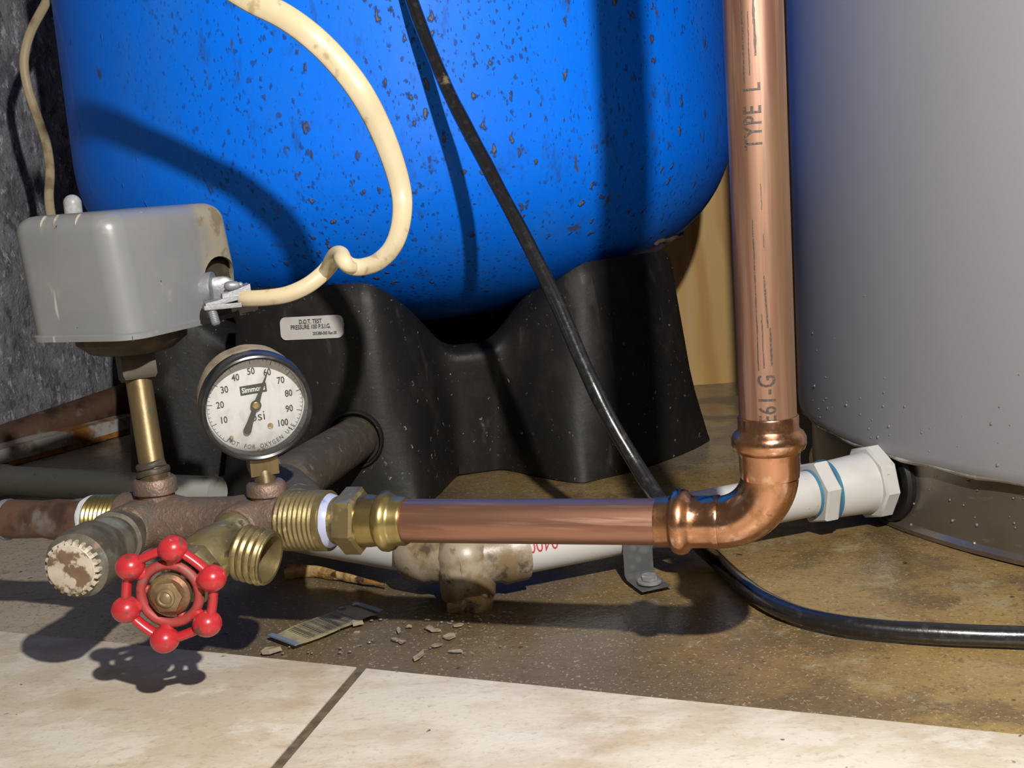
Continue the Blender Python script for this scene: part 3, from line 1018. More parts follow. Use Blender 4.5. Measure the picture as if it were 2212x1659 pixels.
# ================================================================== main pipe line
pa, pb = P(880, 1125, .791), P(1420, 1127, .735)
D = (pb - pa).normalized()
FN = V((D.y, -D.x, 0)).normalized()          # horizontal, toward the viewer
if FN.y > 0:
    FN = -FN
def tx(px):
    lo_, hi_ = -1.0, 1.0
    for _ in range(50):
        m_ = (lo_ + hi_) / 2
        if proj_x(pa + D * m_) < px:
            lo_ = m_
        else:
            hi_ = m_
    return lo_
def ax(px):
    return pa + D * tx(px)
def pp(*pairs):
    out = []
    for px, half in pairs:
        t = tx(px)
        out.append((t, half * depth(pa + D * t) / F_PX))
    return out

# left copper supply
sup = empty('supply_pipe', V((ax(60).x, ax(60).y, ax(60).z)), 'oxidised brown copper pipe screwed into the left end of the bronze tee', 'pipe')
bm = bmesh.new()
lathe(bm, pa, D, [(-.93, .0128)] + pp((-140, 36), (20, 37)), 40)
obj('pipe', bm, m_oldcopper, sup)
bm = bmesh.new()
lathe(bm, pa, D, pp((14, 37), (16, 42), (60, 42), (95, 41), (125, 43), (160, 44), (168, 47), (195, 49), (200, 46)), 40)
wobble(bm, .0012, 55)
obj('coupling', bm, m_oldcopper, sup)
bm = bmesh.new()
lathe(bm, pa, D, pp((10, 37), (13, 44), (19, 45), (24, 42)), 40, cap=False)
wobble(bm, .0006, 120)
obj('solder_ring', bm, m_zinc, sup, label='grey solder ring')
bm = bmesh.new()
lathe(bm, pa, D, pp((193, 47), (196, 52), (203, 52), (210, 50)), 40, cap=False)
wobble(bm, .0012, 140)
obj('thread_tape', bm, m_tape, sup, label='white thread tape')
bm = bmesh.new()
a_, b_ = tx(205), tx(285)
lathe(bm, pa, D, threads(a_, b_, 55 * depth(ax(240)) / F_PX, 9, .0012), 48)
obj('threaded_end', bm, m_brass, sup, label='bright brass threaded end')

# bronze tee
man = empty('tank_tee', ax(450), 'rough bronze plumbing tee carrying gauge, switch and drain valve', 'pipe fitting')
bm = bmesh.new()
lathe(bm, pa, D, pp((272, 45), (273, 60), (300, 60), (318, 57), (345, 60), (372, 56), (400, 51), (470, 51), (505, 52), (535, 57), (575, 61), (612, 60), (632, 58), (634, 40)), 48)
b1c, b2c = ax(345), ax(583)
s1_, s2_ = depth(b1c) / F_PX, depth(b2c) / F_PX
lathe(bm, b1c, (0, 0, 1), [(0, 40 * s1_), (62 * s1_, 38 * s1_), (64 * s1_, 46 * s1_), (90 * s1_, 46 * s1_), (95 * s1_, 42 * s1_)], 32)
lathe(bm, b2c, (0, 0, 1), [(0, 38 * s2_), (56 * s2_, 36 * s2_), (60 * s2_, 43 * s2_), (82 * s2_, 42 * s2_), (88 * s2_, 36 * s2_)], 32)
for c_, r_ in ((325, 54), (553, 54)):
    s_ = depth(ax(c_)) / F_PX
    lathe(bm, ax(c_), FN, [(0, r_ * s_), (.026, r_ * s_), (.0285, (r_ - 5) * s_)], 36)
wobble(bm, .0009, 70)
obj('tee_body', bm, m_bronze, man, angle=45)

# brass press adapter
adp = empty('press_adapter', ax(760), 'yellow brass press adapter with hex between bronze tee and copper pipe', 'pipe fitting')
bm = bmesh.new()
lathe(bm, pa, D, [(tx(615), .012)] + threads(tx(618), tx(700), 66 * depth(ax(660)) / F_PX, 8, .0013) + pp((702, 66), (712, 66), (714, 60), (714, 40)), 56)
obj('threaded_collar', bm, m_brass_old, adp, label='worn brass threaded collar')
bm = bmesh.new()
lathe(bm, pa, D, pp((708, 40), (714.5, 59), (722, 56), (730, 50)), 48)
wobble(bm, .0007, 150)
obj('thread_tape', bm, m_tape_b, adp, label='blue and white thread tape')
bm = bmesh.new()
hexnut(bm, pa, D, tx(742), tx(786), 73 * depth(ax(765)) / F_PX, ref=(0, -.25, 1), ch=.10)
lathe(bm, pa, D, pp((722, 50), (734, 54), (742, 58), (745, 50)), 40)
obj('hex_nut', bm, m_brass_old, adp)
bm = bmesh.new()
lathe(bm, pa, D, pp((782, 50), (784, 56), (800, 57), (815, 55), (822, 55), (826, 60), (832, 66), (840, 67), (848, 64), (852, 58), (858, 54), (874, 53.5), (879, 51), (880, 46)), 56)
obj('press_barrel', bm, m_brass, adp, angle=40)

# horizontal copper pipe
bm = bmesh.new()
lathe(bm, pa, D, [(tx(868), .0143), (tx(1160), .01432), (tx(1435), .01432)], 56)
o = obj('copper_pipe', bm, m_copper, base=ax(1150))
tag(o, 'straight horizontal copper pipe between brass adapter and elbow', 'pipe')
# stretch of material runs along the pipe
o.rotation_euler = (0, 0, math.atan2(D.y, D.x))
inv = Matrix.Rotation(-math.atan2(D.y, D.x), 4, 'Z')
o.data.transform(inv)

# copper press elbow
K = ax(1667)
RB = .031
RV = .0166
s_k = depth(K) / F_PX
path, rad = [], []
def addp(p, r):
    path.append(p)
    rad.append(r)
for px, half in ((1421, 52), (1421.5, 55), (1426, 55.5), (1448, 55), (1452, 57), (1456, 66), (1463, 71), (1476, 72), (1486, 68), (1492, 60), (1498, 57), (1520, 57), (1540, 57.5), (1548, 60), (1556, 58)):
    t = tx(px)
    addp(pa + D * t, half * depth(pa + D * t) / F_PX)
UPV = V((0, 0, 1))
tcen = (K - D * RB) + UPV * RB
for i in range(0, 19):
    a = math.pi / 2 * i / 18
    addp(tcen - UPV * (RB * math.cos(a)) + D * (RB * math.sin(a)), .0157 + .0012 * i / 18)
def vz(py):         # height on the riser axis for a picture row
    lo_, hi_ = K.z, 1.0
    for _ in range(50):
        m_ = (lo_ + hi_) / 2
        q = V((K.x, K.y, m_)) - CAM
        y_ = 829.5 - F_PX * q.dot(_U) / q.dot(_F)
        if y_ > py:
            lo_ = m_
        else:
            hi_ = m_
    return lo_
for py, half in ((1030, 62), (1012, 64), (985, 64), (975, 66), (968, 75), (958, 79), (944, 79), (934, 74), (928, 66), (922, 64), (900, 64.5), (897, 63), (896.5, 60)):
    addp(V((K.x, K.y, vz(py))), half * s_k)
bm = bmesh.new()
sweep(bm, path, rad, None, 56, ref=(0, 0, 1))
o = obj('copper_elbow', bm, m_elbow, base=K, angle=40)
tag(o, 'shiny copper press elbow with beaded ends turning the pipe upward', 'pipe fitting')

# copper riser
riser = empty('copper_riser', V((K.x, K.y, vz(900))), 'tall vertical copper pipe with printed markings before the grey heater', 'pipe')
RR = 60.3 * s_k
bm = bmesh.new()
lathe(bm, V((K.x, K.y, vz(915))), (0, 0, 1), [(0, RR), (.3, RR), (.95, RR)], 64)
obj('pipe', bm, m_copper_v, riser)
rc_ = (CAM - V((K.x, K.y, vz(500))))
rth = math.atan2(rc_.y, rc_.x)
def riser_map(py, off, k=.62):
    zc = vz(py)
    def f(a, b):
        th = rth + (off - b * 1.0) / RR
        return V((K.x + math.cos(th) * (RR + .0002), K.y + math.sin(th) * (RR + .0002), zc + a * k))
    return f
for word, py_c, off_, k_, lb in (('TYPE  L', 252, -.0020, .70, 'faint black stencil reading TYPE L'), ('61-G', 841, .0005, .74, 'black stencil reading 61-G'), ('E', 893, .0005, .62, 'black stencil letter E at the collar')):
    obj('lettering', text_bm(word, .0140, riser_map(py_c, off_, k_), space=1.12, thick=.00012, cuts=8), m_ink, riser, smooth=False, recalc=False, label=lb)
rs = random.Random(3)
for (y0_, y1_, o0, o1, wd_) in ((0, 180, -.0062, -.0064, .0008), (30, 165, -.0030, -.0032, .0005), (0, 125, .0000, .0004, .0014), (470, 790, -.0045, -.0042, .0007), (590, 700, .0006, .0018, .0010), (700, 780, .0030, .0032, .0012), (670, 785, -.0014, -.0012, .0006), (395, 450, .0006, .0008, .0004), (500, 530, .0012, .0012, .0004)):
    n = 14
    prev = None
    bm = bmesh.new()
    for i in range(n + 1):
        u = i / n
        z = vz(y0_ + (y1_ - y0_) * u)
        o_ = o0 + (o1 - o0) * u + rs.uniform(-.00015, .00015)
        wv = wd_ * (.4 + .6 * math.sin(math.pi * min(1, u * 3 + .2) / 2)) * rs.uniform(.7, 1.1)
        pr = []
        for s_ in (-.5, .5):
            th = rth + (o_ + s_ * wv) / RR
            pr.append(bm.verts.new((K.x + math.cos(th) * (RR + .0002), K.y + math.sin(th) * (RR + .0002), z)))
        if prev:
            bm.faces.new((prev[0], prev[1], pr[1], pr[0]))
        prev = pr
    obj('ink_streak', bm, m_ink, riser, recalc=False)

# ================================================================== pressure switch
nb = V((b1c.x, b1c.y, b1c.z + 88 * s1_))
ntop = P(287, 742, .852)
sw = empty('pressure_switch', nb, 'grey steel pressure switch box on a brass nipple above the tee', 'switch')
na = (ntop - nb).normalized()
nl = (ntop - nb).length
bm = bmesh.new()
r0 = 27.5 * .853 / F_PX
lathe(bm, nb, na, [(-.006, r0 * 1.0), (.004, r0 * 1.15), (.010, r0 * 1.1), (.013, r0), (nl, r0)], 32)
obj('nipple', bm, m_brass_dark, sw)
bm = bmesh.new()
wr = []
for i in range(40):
    th = 2 * math.pi * i / 20
    _, x_, y_ = frame(na)
    wr.append(nb + na * (.002 + .010 * i / 40) + (x_ * math.cos(th) + y_ * math.sin(th)) * (r0 * 1.12))
sweep(bm, wr, .0018, .0026, 8, facing=na)
wobble(bm, .0012, 160)
obj('pipe_dope', bm, m_plate, sw, label='dark crust of old thread compound')
bm = bmesh.new()
hexnut(bm, nb, na, nl - .026, nl - .004, .0165, ref=(.5, -1, 0), n=4, ch=.12)
obj('square_nut', bm, m_plate, sw)
bm = bmesh.new()
lathe(bm, nb + na * nl, (0, 0, 1), [(-.006, .018), (-.004, .030), (.003, .038), (.008, .038), (.010, .034)], 36)
wobble(bm, .0015, 40)
obj('diaphragm_flange', bm, m_plate, sw)
# cover box
NC = P(288, 736, .785)
th_ = math.radians(47)
ev = V((-.34, .94, 0)).normalized()
er = V((.94, .34, 0)).normalized()
dR = er * math.cos(th_) + ev * math.sin(th_)
dL = -er * math.sin(th_) + ev * math.cos(th_)
wR, wL = .134, .090
zb, zt = NC.z, P(246, 455, .80).z
cc = NC + dR * (wR / 2) + dL * (wL / 2)
cc = V((cc.x, cc.y, 0))
def rrect(hx, hy, r, n=7):
    out = []
    for cx, cy, a0 in ((hx - r, hy - r, 0), (-hx + r, hy - r, 90), (-hx + r, -hy + r, 180), (hx - r, -hy + r, 270)):
        for i in range(n):
            a = math.radians(a0 + 90 * i / (n - 1))
            out.append((cx + r * math.cos(a), cy + r * math.sin(a)))
    return out
def shell_rings(bm, insets):
    rings = []
    for z, ins, lean in insets:
        rings.append([bm.verts.new(cc + LEAN * (z - zb) + dR * x + dL * y + V((0, 0, z))) for x, y in rrect(wR / 2 - ins, wL / 2 - ins, max(.003, .016 - ins * .5))])
    for A, B in zip(rings, rings[1:]):
        n = len(A)
        for i in range(n):
            j = (i + 1) % n
            bm.faces.new((A[i], A[j], B[j], B[i]))
    return rings
LEAN = V((0, 0, 0))
LEAN = -er * .075
bm = bmesh.new()
ins = [(zb, -.0018, 0), (zb + .0035, -.0018, 0), (zb + .0045, 0, 0)]
for i in range(1, 9):
    ins.append((zb + (zt - .012 - zb) * i / 8, .0012 * i / 8, 0))
for i in range(1, 7):
    a = math.pi / 2 * i / 6
    ins.append((zt - .012 + .012 * math.sin(a), .0012 + .012 * (1 - math.cos(a)), 0))
outer = shell_rings(bm, ins)
inn = [(zb, .0015, 0), (zt - .010, .0030, 0), (zt - .004, .010, 0)]
inner = shell_rings(bm, inn)
bm.faces.new(outer[-1])
bm.faces.new(list(reversed(inner[-1])))
n = len(outer[0])
for i in range(n):
    j = (i + 1) % n
    bm.faces.new((outer[0][j], outer[0][i], inner[0][i], inner[0][j]))
cover = obj('cover', bm, m_cover, sw, angle=40)
# punched notch in the right face
nfc = -dL                                     # outward normal of the right-hand face
ncx = wR / 2 - .0262
NR = .0240
bmc = bmesh.new()
pl = []
nz0 = zb + .0215
for i in range(17):
    a = math.pi * i / 16
    pl.append((NR * math.cos(a), nz0 + NR * math.sin(a)))
pl += [(-NR, zb - .01), (NR + .03, zb - .01), (NR + .03, nz0 - .002), (NR, nz0 - .002)]
face0 = cc + dL * (-wL / 2 - .01)
prism(bmc, [face0 + LEAN * (z - zb) + dR * (ncx + x) + V((0, 0, z)) for x, z in pl], dL * .022)
bmesh.ops.recalc_face_normals(bmc, faces=bmc.faces)
for v in bmc.verts:
    v.co -= BASE[sw.name]
mec = bpy.data.meshes.new('cut')
bmc.to_mesh(mec)
bmc.free()
cut = bpy.data.objects.new('cut', mec)
COL.objects.link(cut)
cut.location = sw.location
md = cover.modifiers.new('notch', 'BOOLEAN')
md.operation = 'DIFFERENCE'
md.solver = 'EXACT'
md.object = cut
bpy.context.view_layer.update()
dg = bpy.context.evaluated_depsgraph_get()
mnew = bpy.data.meshes.new_from_object(cover.evaluated_get(dg))
cover.modifiers.clear()
cover.data = mnew
bpy.data.objects.remove(cut)
cover.data.polygons.foreach_set('use_smooth', [True] * len(cover.data.polygons))
cover.data.set_sharp_from_angle(angle=math.radians(40))
# base plate and dark mechanism block
bm = bmesh.new()
boxx(bm, cc + V((0, 0, zb + .001)), dR, dL, UPV, wR / 2 - .003, wL / 2 - .003, .0015)
boxx(bm, cc + dR * .012 - dL * .004 + V((0, 0, zb + .022)), dR, dL, UPV, wR / 2 - .016, wL / 2 - .016, .020)
boxx(bm, cc + dR * (wR / 2 + .002) - dL * (wL / 2 - .012) + V((0, 0, zb + .008)), dR, dL, UPV, .010, .010, .007)
obj('base_plate', bm, m_plate, sw)
# crust along the top rim and round the notch: worn paint
bm = bmesh.new()
for i, (u, ln_) in enumerate(((.46, .010), (.64, .010), (.95, .010))):
    q = cc + LEAN * (zt - zb) + dL * (wL / 2 - .004 - u * (wL - .03)) - dR * (wR / 2 - .006) + V((0, 0, zt - .004))
    ball(bm, q, .0036, (.22, 1.3, .8), 2, (dL, (dR * .8 + UPV * .6).normalized(), UPV))
obj('chipped_paint', bm, m_cover_dirty, sw, label='pale chips along the top rim')
# acorn cap
ca = P(158, 452, .875)
bm = bmesh.new()
prf = [(-.012, .0064), (.004, .0064)] + [(.004 + .0066 * math.sin(math.pi / 2 * i / 8), .0064 * math.cos(math.pi / 2 * i / 8) + .0001) for i in range(1, 9)]
lathe(bm, ca, (0.02, 0, 1), prf, 24)
obj('acorn_nut', bm, m_capnut, sw)
# cable clamp
kc = P(462, 625, .862)
kd = (-dL * .9 + dR * .35).normalized()
bm = bmesh.new()
lathe(bm, kc - kd * .012, kd, [(-.012, .0105), (.0, .0112), (.010, .0128), (.012, .0128), (.0125, .010)], 28)
ball(bm, kc + kd * .004, .0095, (1.15, 1.0, .8), 3, (er, UPV, kd))
wobble(bm, .0012, 120)
obj('clamp_body', bm, m_zinc, sw)
jw = P(478, 660, .838)
bm = bmesh.new()
boxx(bm, jw, er, (UPV * .96 + er * .0).normalized(), (-ev), .0125, .0014, .009)
boxx(bm, jw + V((0, 0, .0034)), (er + UPV * .12).normalized(), UPV, -ev, .0115, .0013, .009)
boxx(bm, P(508, 633, .845), (er * .9 + UPV * .25).normalized(), UPV, -ev, .010, .0032, .008)
ball(bm, P(502, 618, .845), .0052, (1.2, .8, .8), 2)
ball(bm, P(517, 616, .845), .0030, (1, .8, .8), 2)
bmesh.ops.subdivide_edges(bm, edges=bm.edges[:], cuts=1, use_grid_fill=True)
wobble(bm, .0012, 130)
obj('clamp_jaws', bm, m_zinc, sw, angle=60)
s0_, s1__ = P(456, 664, .832), P(467, 700, .830)
bm = bmesh.new()
sl = (s1__ - s0_).length
lathe(bm, s0_, s1__ - s0_, threads(0, sl, .0032, 10, .0004) + [(sl + .001, .0018)], 18)
obj('clamp_screw', bm, m_zinc, sw)

# ================================================================== pressure gauge
G = P(556, 881, .80)
ga_, gel = math.radians(20), math.radians(-8)
gn = V((math.sin(ga_) * math.cos(gel), -math.cos(ga_) * math.cos(gel), math.sin(gel)))
gxx = V((math.cos(ga_), math.sin(ga_), 0))
gyy = gn.cross(gxx)
if gyy.z < 0:
    gyy = -gyy
rot = math.radians(2.5)
gX = gxx * math.cos(rot) + gyy * math.sin(rot)
gY = -gxx * math.sin(rot) + gyy * math.cos(rot)
gauge = empty('pressure_gauge', V((b2c.x, b2c.y, b2c.z + 86 * s2_)), 'round pressure gauge with white dial reading sixty above the bronze tee', 'gauge')
BR = .0372
bm = bmesh.new()
lathe(bm, G, gn, [(-.034, .012), (-.034, .032), (-.031, .0358), (-.014, .0366), (-.0128, .0360)], 64)
ball(bm, G + gY * .0345 - gn * .013 - gX * .003, .004, (2.0, .8, 1.2), 2, (gX, gY, gn))
wobble(bm, .0008, 110)
obj('case', bm, m_case, gauge, label='dusty gauge case')
bm = bmesh.new()
lathe(bm, G, gn, [(-.013, .033), (-.013, .0362), (-.011, BR), (.0005, BR), (.0022, BR - .0008), (.0028, BR - .002), (.0018, BR - .0035), (-.001, BR - .0040), (-.0085, BR - .0042)], 80, cap=False)
obj('bezel', bm, m_bezel, gauge)
bm = bmesh.new()
lathe(bm, G, gn, [(-.0100, .0332), (-.0080, .0332)], 64)
obj('dial_face', bm, m_dial, gauge)
def gp(x_, y_, h=-.0078):
    return G + gX * x_ + gY * y_ + gn * h
bm = bmesh.new()
for v_ in range(0, 101, 2):
    a = math.radians((v_ - 50) * 2.7)
    maj = v_ % 10 == 0
    r1_, r0_ = .0318, (.0283 if maj else .0302)
    wv = .00022 if maj else .00014
    dx, dy = math.sin(a), math.cos(a)
    q = [gp(dx * r - dy * s * wv, dy * r + dx * s * wv) for r, s in ((r0_, -1), (r1_, -1), (r1_, 1), (r0_, 1))]
    bm.faces.new([bm.verts.new(p) for p in q])
prev = None
for i in range(0, 91):
    a = math.radians(-135 + 3 * i)
    cur = [bm.verts.new(gp(math.sin(a) * r, math.cos(a) * r)) for r in (.0317, .0320)]
    if prev:
        bm.faces.new((prev[0], prev[1], cur[1], cur[0]))
    prev = cur
obj('tick_marks', bm, m_blackink, gauge, smooth=False, recalc=False)
bm = bmesh.new()
for v_ in range(10, 101, 10):
    a = math.radians((v_ - 50) * 2.7)
    rr = .0232
    join(bm, text_bm(str(v_), .0066, lambda p, q, a=a, rr=rr: gp(math.sin(a) * rr + p * .78, math.cos(a) * rr + q), thick=.00012))
join(bm, text_bm('psi', .0095, lambda p, q: gp(p + .0005, q - .0088)))
ring_txt = 'NOT FOR OXYGEN USE'
for i, ch in enumerate(ring_txt):
    if ch == ' ':
        continue
    a = math.radians(222 - 92 * i / (len(ring_txt) - 1))
    cx_, cy_ = math.sin(a) * .0300, math.cos(a) * .0300
    ux, uy = -math.cos(a), math.sin(a)           # text direction along the arc
    vx, vy = -math.sin(a), -math.cos(a)          # up points to the centre
    join(bm, text_bm(ch, .0042, lambda p, q, cx_=cx_, cy_=cy_, ux=ux, uy=uy, vx=vx, vy=vy: gp(cx_ + ux * p * .85 + vx * q, cy_ + uy * p * .85 + vy * q)))
obj('lettering', bm, m_blackink, gauge, smooth=False, recalc=False, label='black numerals and words on the dial')
bm = bmesh.new()
prism(bm, [gp(-.0088, .0077), gp(.0088, .0077), gp(.0088, .0141), gp(-.0088, .0141)], gn * .0001)
obj('name_panel', bm, m_blackink, gauge, smooth=False)
bm = text_bm('Simmons', .0052, lambda p, q: gp(p * .82, q + .0109, -.0074), thick=.00012)
obj('name_lettering', bm, m_white, gauge, smooth=False, recalc=False, label='white maker name on a black panel')
na_ = math.radians(25.5)
nX, nY = math.sin(na_), math.cos(na_)
def npt(l, w_, h=-.0058):
    return gp(nX * l + nY * w_, nY * l - nX * w_, h)
bm = bmesh.new()
prism(bm, [npt(.0275, 0), npt(.0275, .0001), npt(.006, .0015), npt(0, .0022), npt(-.004, .0017), npt(-.013, .0021), npt(-.0185, .0028), npt(-.0205, .0016), npt(-.021, 0), npt(-.0205, -.0016), npt(-.0185, -.0028), npt(-.013, -.0021), npt(-.004, -.0017), npt(0, -.0022), npt(.006, -.0015)], gn * .0005)
lathe(bm, gp(0, 0, -.0058), gn, [(0, .0036), (.0007, .0036)], 28)
obj('needle', bm, m_blackink, gauge, smooth=False)
bm = bmesh.new()
lathe(bm, gp(0, 0, -.0054), gn, [(0, .0027), (.0009, .0026), (.0012, .0020)], 24)
obj('needle_hub', bm, m_brass, gauge, label='brass needle hub')
bm = bmesh.new()
lathe(bm, gp(.0080, -.0168, -.0080), gn, [(0, .0020), (.0009, .0018), (.0011, .0008)], 20)
obj('dial_screw', bm, m_brass_old, gauge)
bm = bmesh.new()
lathe(bm, gp(-.0187, -.0200, -.0080), gn, [(0, .0012), (.0026, .0011), (.0028, .0006)], 16)
obj('stop_pin', bm, m_brass_old, gauge)
bm = bmesh.new()
lathe(bm, G, gn, [(-.0002, .0334), (.0003, .0334), (.0006, .030), (.0008, .010), (.00082, .0004)], 64)
obj('glass', bm, glass_mat('clear_gauge_glass'), gauge)
bm = bmesh.new()
g0 = V((b2c.x, b2c.y, b2c.z + 80 * s2_))
gback = G - gn * .016 - gY * .032
lathe(bm, g0, gback - g0, [(-.002, .0075), ((gback - g0).length + .006, .0075)], 24)
boxx(bm, (g0 + gback) / 2 + (gback - g0) * .1, gxx, gn, UPV, .0095, .0095, .007)
obj('stem', bm, m_brass_dark, gauge)

# ================================================================== capped fitting (left front port)
C0 = ax(325) + FN * .024
C1 = P(152, 1231, .752)
cdv = (C1 - C0).normalized()
cl = (C1 - C0).length
capf = empty('capped_fitting', C0, 'corroded grey valve stub ending in a ribbed dirty white cap', 'valve')
bm = bmesh.new()
lathe(bm, C0, cdv, [(-.004, .0155), (cl * .16, .0158), (cl * .18, .0190), (cl * .27, .0195), (cl * .29, .0172), (cl * .36, .0174), (cl * .38, .0196), (cl * .46, .0200), (cl * .49, .0180), (cl * .54, .0184), (cl * .58, .0212), (cl * .80, .0220), (cl * .90, .0212), (cl * .94, .016)], 40)
wobble(bm, .0012, 60)
obj('valve_body', bm, m_valve, capf, angle=45)
bm = bmesh.new()
NTEETH = 22
def gear(t, th):
    if t < cl - .0015:
        return 1.0 + .10 * (1 if (th * NTEETH / (2 * math.pi)) % 1 < .5 else -0.4)
    return 1.0
lathe(bm, C0, cdv, [(cl * .86, .0160), (cl * .862, .0162), (cl - .0016, .0162), (cl - .0006, .0158), (cl, .0150)], NTEETH * 8, rfun=gear)
obj('ribbed_cap', bm, m_cap_rim, capf, angle=30)
bm = bmesh.new()
lathe(bm, C0, cdv, [(cl - .001, .0152), (cl + .0006, .0150), (cl + .0010, .0138), (cl + .0006, .004), (cl + .0006, .0003)], 40)
wobble(bm, .0010, 160)
obj('cap_face', bm, m_cap, capf, label='grimy face of the white cap')

# ================================================================== boiler drain valve with red wheel
B0 = ax(553) + FN * .026
HCn = P(366, 1284, .738)
bv = (HCn - B0).normalized()
bl = (HCn - B0).length
bib = empty('drain_valve', B0, 'tarnished brass drain valve with red wheel handle and open outlet', 'valve')
bm = bmesh.new()
lathe(bm, B0, bv, [(-.004, .0145), (.004, .0150), (.008, .0135), (.016, .0150), (.026, .0175), (.040, .0180), (.048, .0165), (.052, .0135), (bl - .016, .0110), (bl - .012, .0085)], 40)
hexnut(bm, B0, bv, .044, .062, .0195, ref=(0, 0, 1))
OE = P(584, 1207, .778)
ob = B0 + bv * .020
od = (OE - ob).normalized()
ol = (OE - ob).length
lathe(bm, ob, od, [(0, .0120), (ol * .35, .0135), (ol * .45, .0150)], 32)
wobble(bm, .0010, 60)
obj('valve_body', bm, m_brass_valve, bib, angle=45)
bm = bmesh.new()
lathe(bm, ob, od, [(ol * .40, .012)] + threads(ol * .42, ol - .002, .0186, 4, .0014) + [(ol - .001, .0178), (ol, .0172), (ol, .0150), (ol - .003, .0145), (ol - .016, .0140), (ol - .018, .008), (ol - .018, .0004)], 44)
obj('outlet', bm, m_brass_old, bib, angle=50)
# wheel
hn_ = (bv * .55 - ray(366, 1284).normalized() * .45).normalized()
hx = (_R - hn_ * _R.dot(hn_)).normalized()
hy = hn_.cross(hx)
if hy.dot(_U) < 0:
    hy = -hy
s_h = .738 / F_PX
def hp(r, deg, h=0.0):
    a = math.radians(deg)
    return HCn + hx * (r * math.cos(a)) + hy * (r * math.sin(a)) + hn_ * h
KN = [83, 22, -38, -98, -160, 144]
bm = bmesh.new()
ro, ri = .0276, .0184
loop = [hp(ro + .0006 * math.cos(math.radians(6 * (d_ - 83))), d_, -.0005) for d_ in range(0, 361, 4)]
sweep(bm, loop, .0030, .0042, 12, cap=False, facing=hn_)
for d_ in KN:
    sweep(bm, [hp(ri, d_, -.001), hp((ro + ri) / 2, d_, -.0006), hp(ro + .002, d_, 0)], [.0042, .0048, .0062], [.0030, .0036, .0052], 12, facing=hn_)
    c_ = hp(.0292, d_, .0004)
    ball(bm, c_, .0091, (1.0, 1.0, .92), 3)
wheel = obj('handle', bm, m_red, bib, angle=60, label='red wheel handle with six knobs')
bm = bmesh.new()
loop = [hp(ri, d_, -.0015) for d_ in range(0, 361, 6)]
sweep(bm, loop, .0032, .0034, 12, cap=False, facing=hn_)
for d_ in (53, 173, 293):
    sweep(bm, [hp(.006, d_, -.004), hp(.012, d_, -.004), hp(ri, d_, -.002)], [.0032, .0028, .003], [.0022, .002, .0026], 10, facing=hn_)
obj('inner_rim', bm, m_reddull, bib, angle=60, label='worn dull red inner rim and spokes')
bm = bmesh.new()
lathe(bm, HCn, hn_, [(-.010, .0115), (-.004, .0135), (.001, .0132), (.003, .0110)], 32)
hexnut(bm, HCn, hn_, .002, .0065, .0100)
lathe(bm, HCn, hn_, [(.0062, .0062), (.0080, .0058), (.0086, .0045), (.0080, .0035), (.0092, .0022), (.0094, .0004)], 24)
wobble(bm, .0007, 150)
obj('stem_nut', bm, m_rustnut, bib)

# ================================================================== cables
def cab(rows):
    return [P(*r) for r in rows]
# cream flat cable
wpts = cab([(488, 640, .852), (507, 643, .846), (530, 645, .840), (575, 643, .836), (620, 636, .834), (662, 618, .834), (694, 594, .836), (712, 574, .838)])
w2 = cab([(720, 560, .838), (728, 552, .832), (738, 549, .820)])
w3 = cab([(736, 553, .812), (742, 562, .804), (756, 574, .802), (780, 577, .806), (815, 566, .822), (845, 538, .842), (862, 500, .856), (869, 455, .864), (866, 410, .866), (848, 345, .858), (818, 270, .845), (780, 200, .832), (735, 140, .830), (680, 84, .824), (615, 36, .824), (540, -2, .828), (470, -46, .83), (400, -95, .83), (330, -155, .83), (230, -240, .83)])
cable = empty('cream_cable', P(700, 600, .80), 'cream flat electrical cable looping from the switch box across the blue tank', 'cable')
bm = bmesh.new()
pts = catmull(wpts + w2 + w3, 8)
n = len(pts)
wa, wb2 = [], []
for i, p in enumerate(pts):
    u = i / (n - 1)
    wa.append(.0054 + .0030 * sstep((u - .42) / .38))
    wb2.append(.0036)
sweep(bm, pts, wa, wb2, 20, facing=lambda u: (CAM - P(760, 400, .7)), shape=lambda th: 1.0 + .06 * math.cos(4 * th))
obj('sheath', bm, m_cable, cable, angle=70)
bm = bmesh.new()
kk = catmull(cab([(690, 597, .838), (706, 582, .832), (717, 563, .822), (727, 551, .812), (736, 551, .803), (742, 562, .797), (752, 574, .797), (770, 580, .803)]), 8)
nk = len(kk)
kt = [.0030 + .0030 * math.sin(math.pi * i / (nk - 1)) ** .6 for i in range(nk)]
sweep(bm, kk, kt, [t_ * .75 for t_ in kt], 16, facing=lambda u: (CAM - P(760, 400, .7)))
obj('kinked_fold', bm, m_cable, cable, angle=70)

# black cable
bpts = cab([(868, -70, 1.09), (893, 10, 1.085), (925, 95, 1.078), (965, 190, 1.065), (1005, 270, 1.05), (1050, 355, 1.03), (1095, 440, 1.008), (1145, 535, .99), (1195, 635, .975), (1240, 740, .962), (1285, 840, .95), (1325, 920, .945), (1372, 1000, .937), (1420, 1072, .922), (1475, 1140, .90)])
fl = [onZ(x, y, .007) for x, y in ((1545, 1208), (1615, 1272), (1700, 1320), (1800, 1347), (1900, 1360), (2050, 1370), (2212, 1376), (2420, 1382))]
bm = bmesh.new()
pts = catmull(bpts + fl, 8)
sweep(bm, pts, [.0062 + .0008 * sstep((i / len(pts) - .55) / .2) for i in range(len(pts))], None, 18)
for v in bm.verts:
    v.co += V((1, 1, 1)) * 0
wobble(bm, .0006, 30)
o = obj('black_cable', bm, m_bcable, base=fl[2], angle=70)
tag(o, 'black cable hanging before the blue tank and curving along the floor', 'cable')

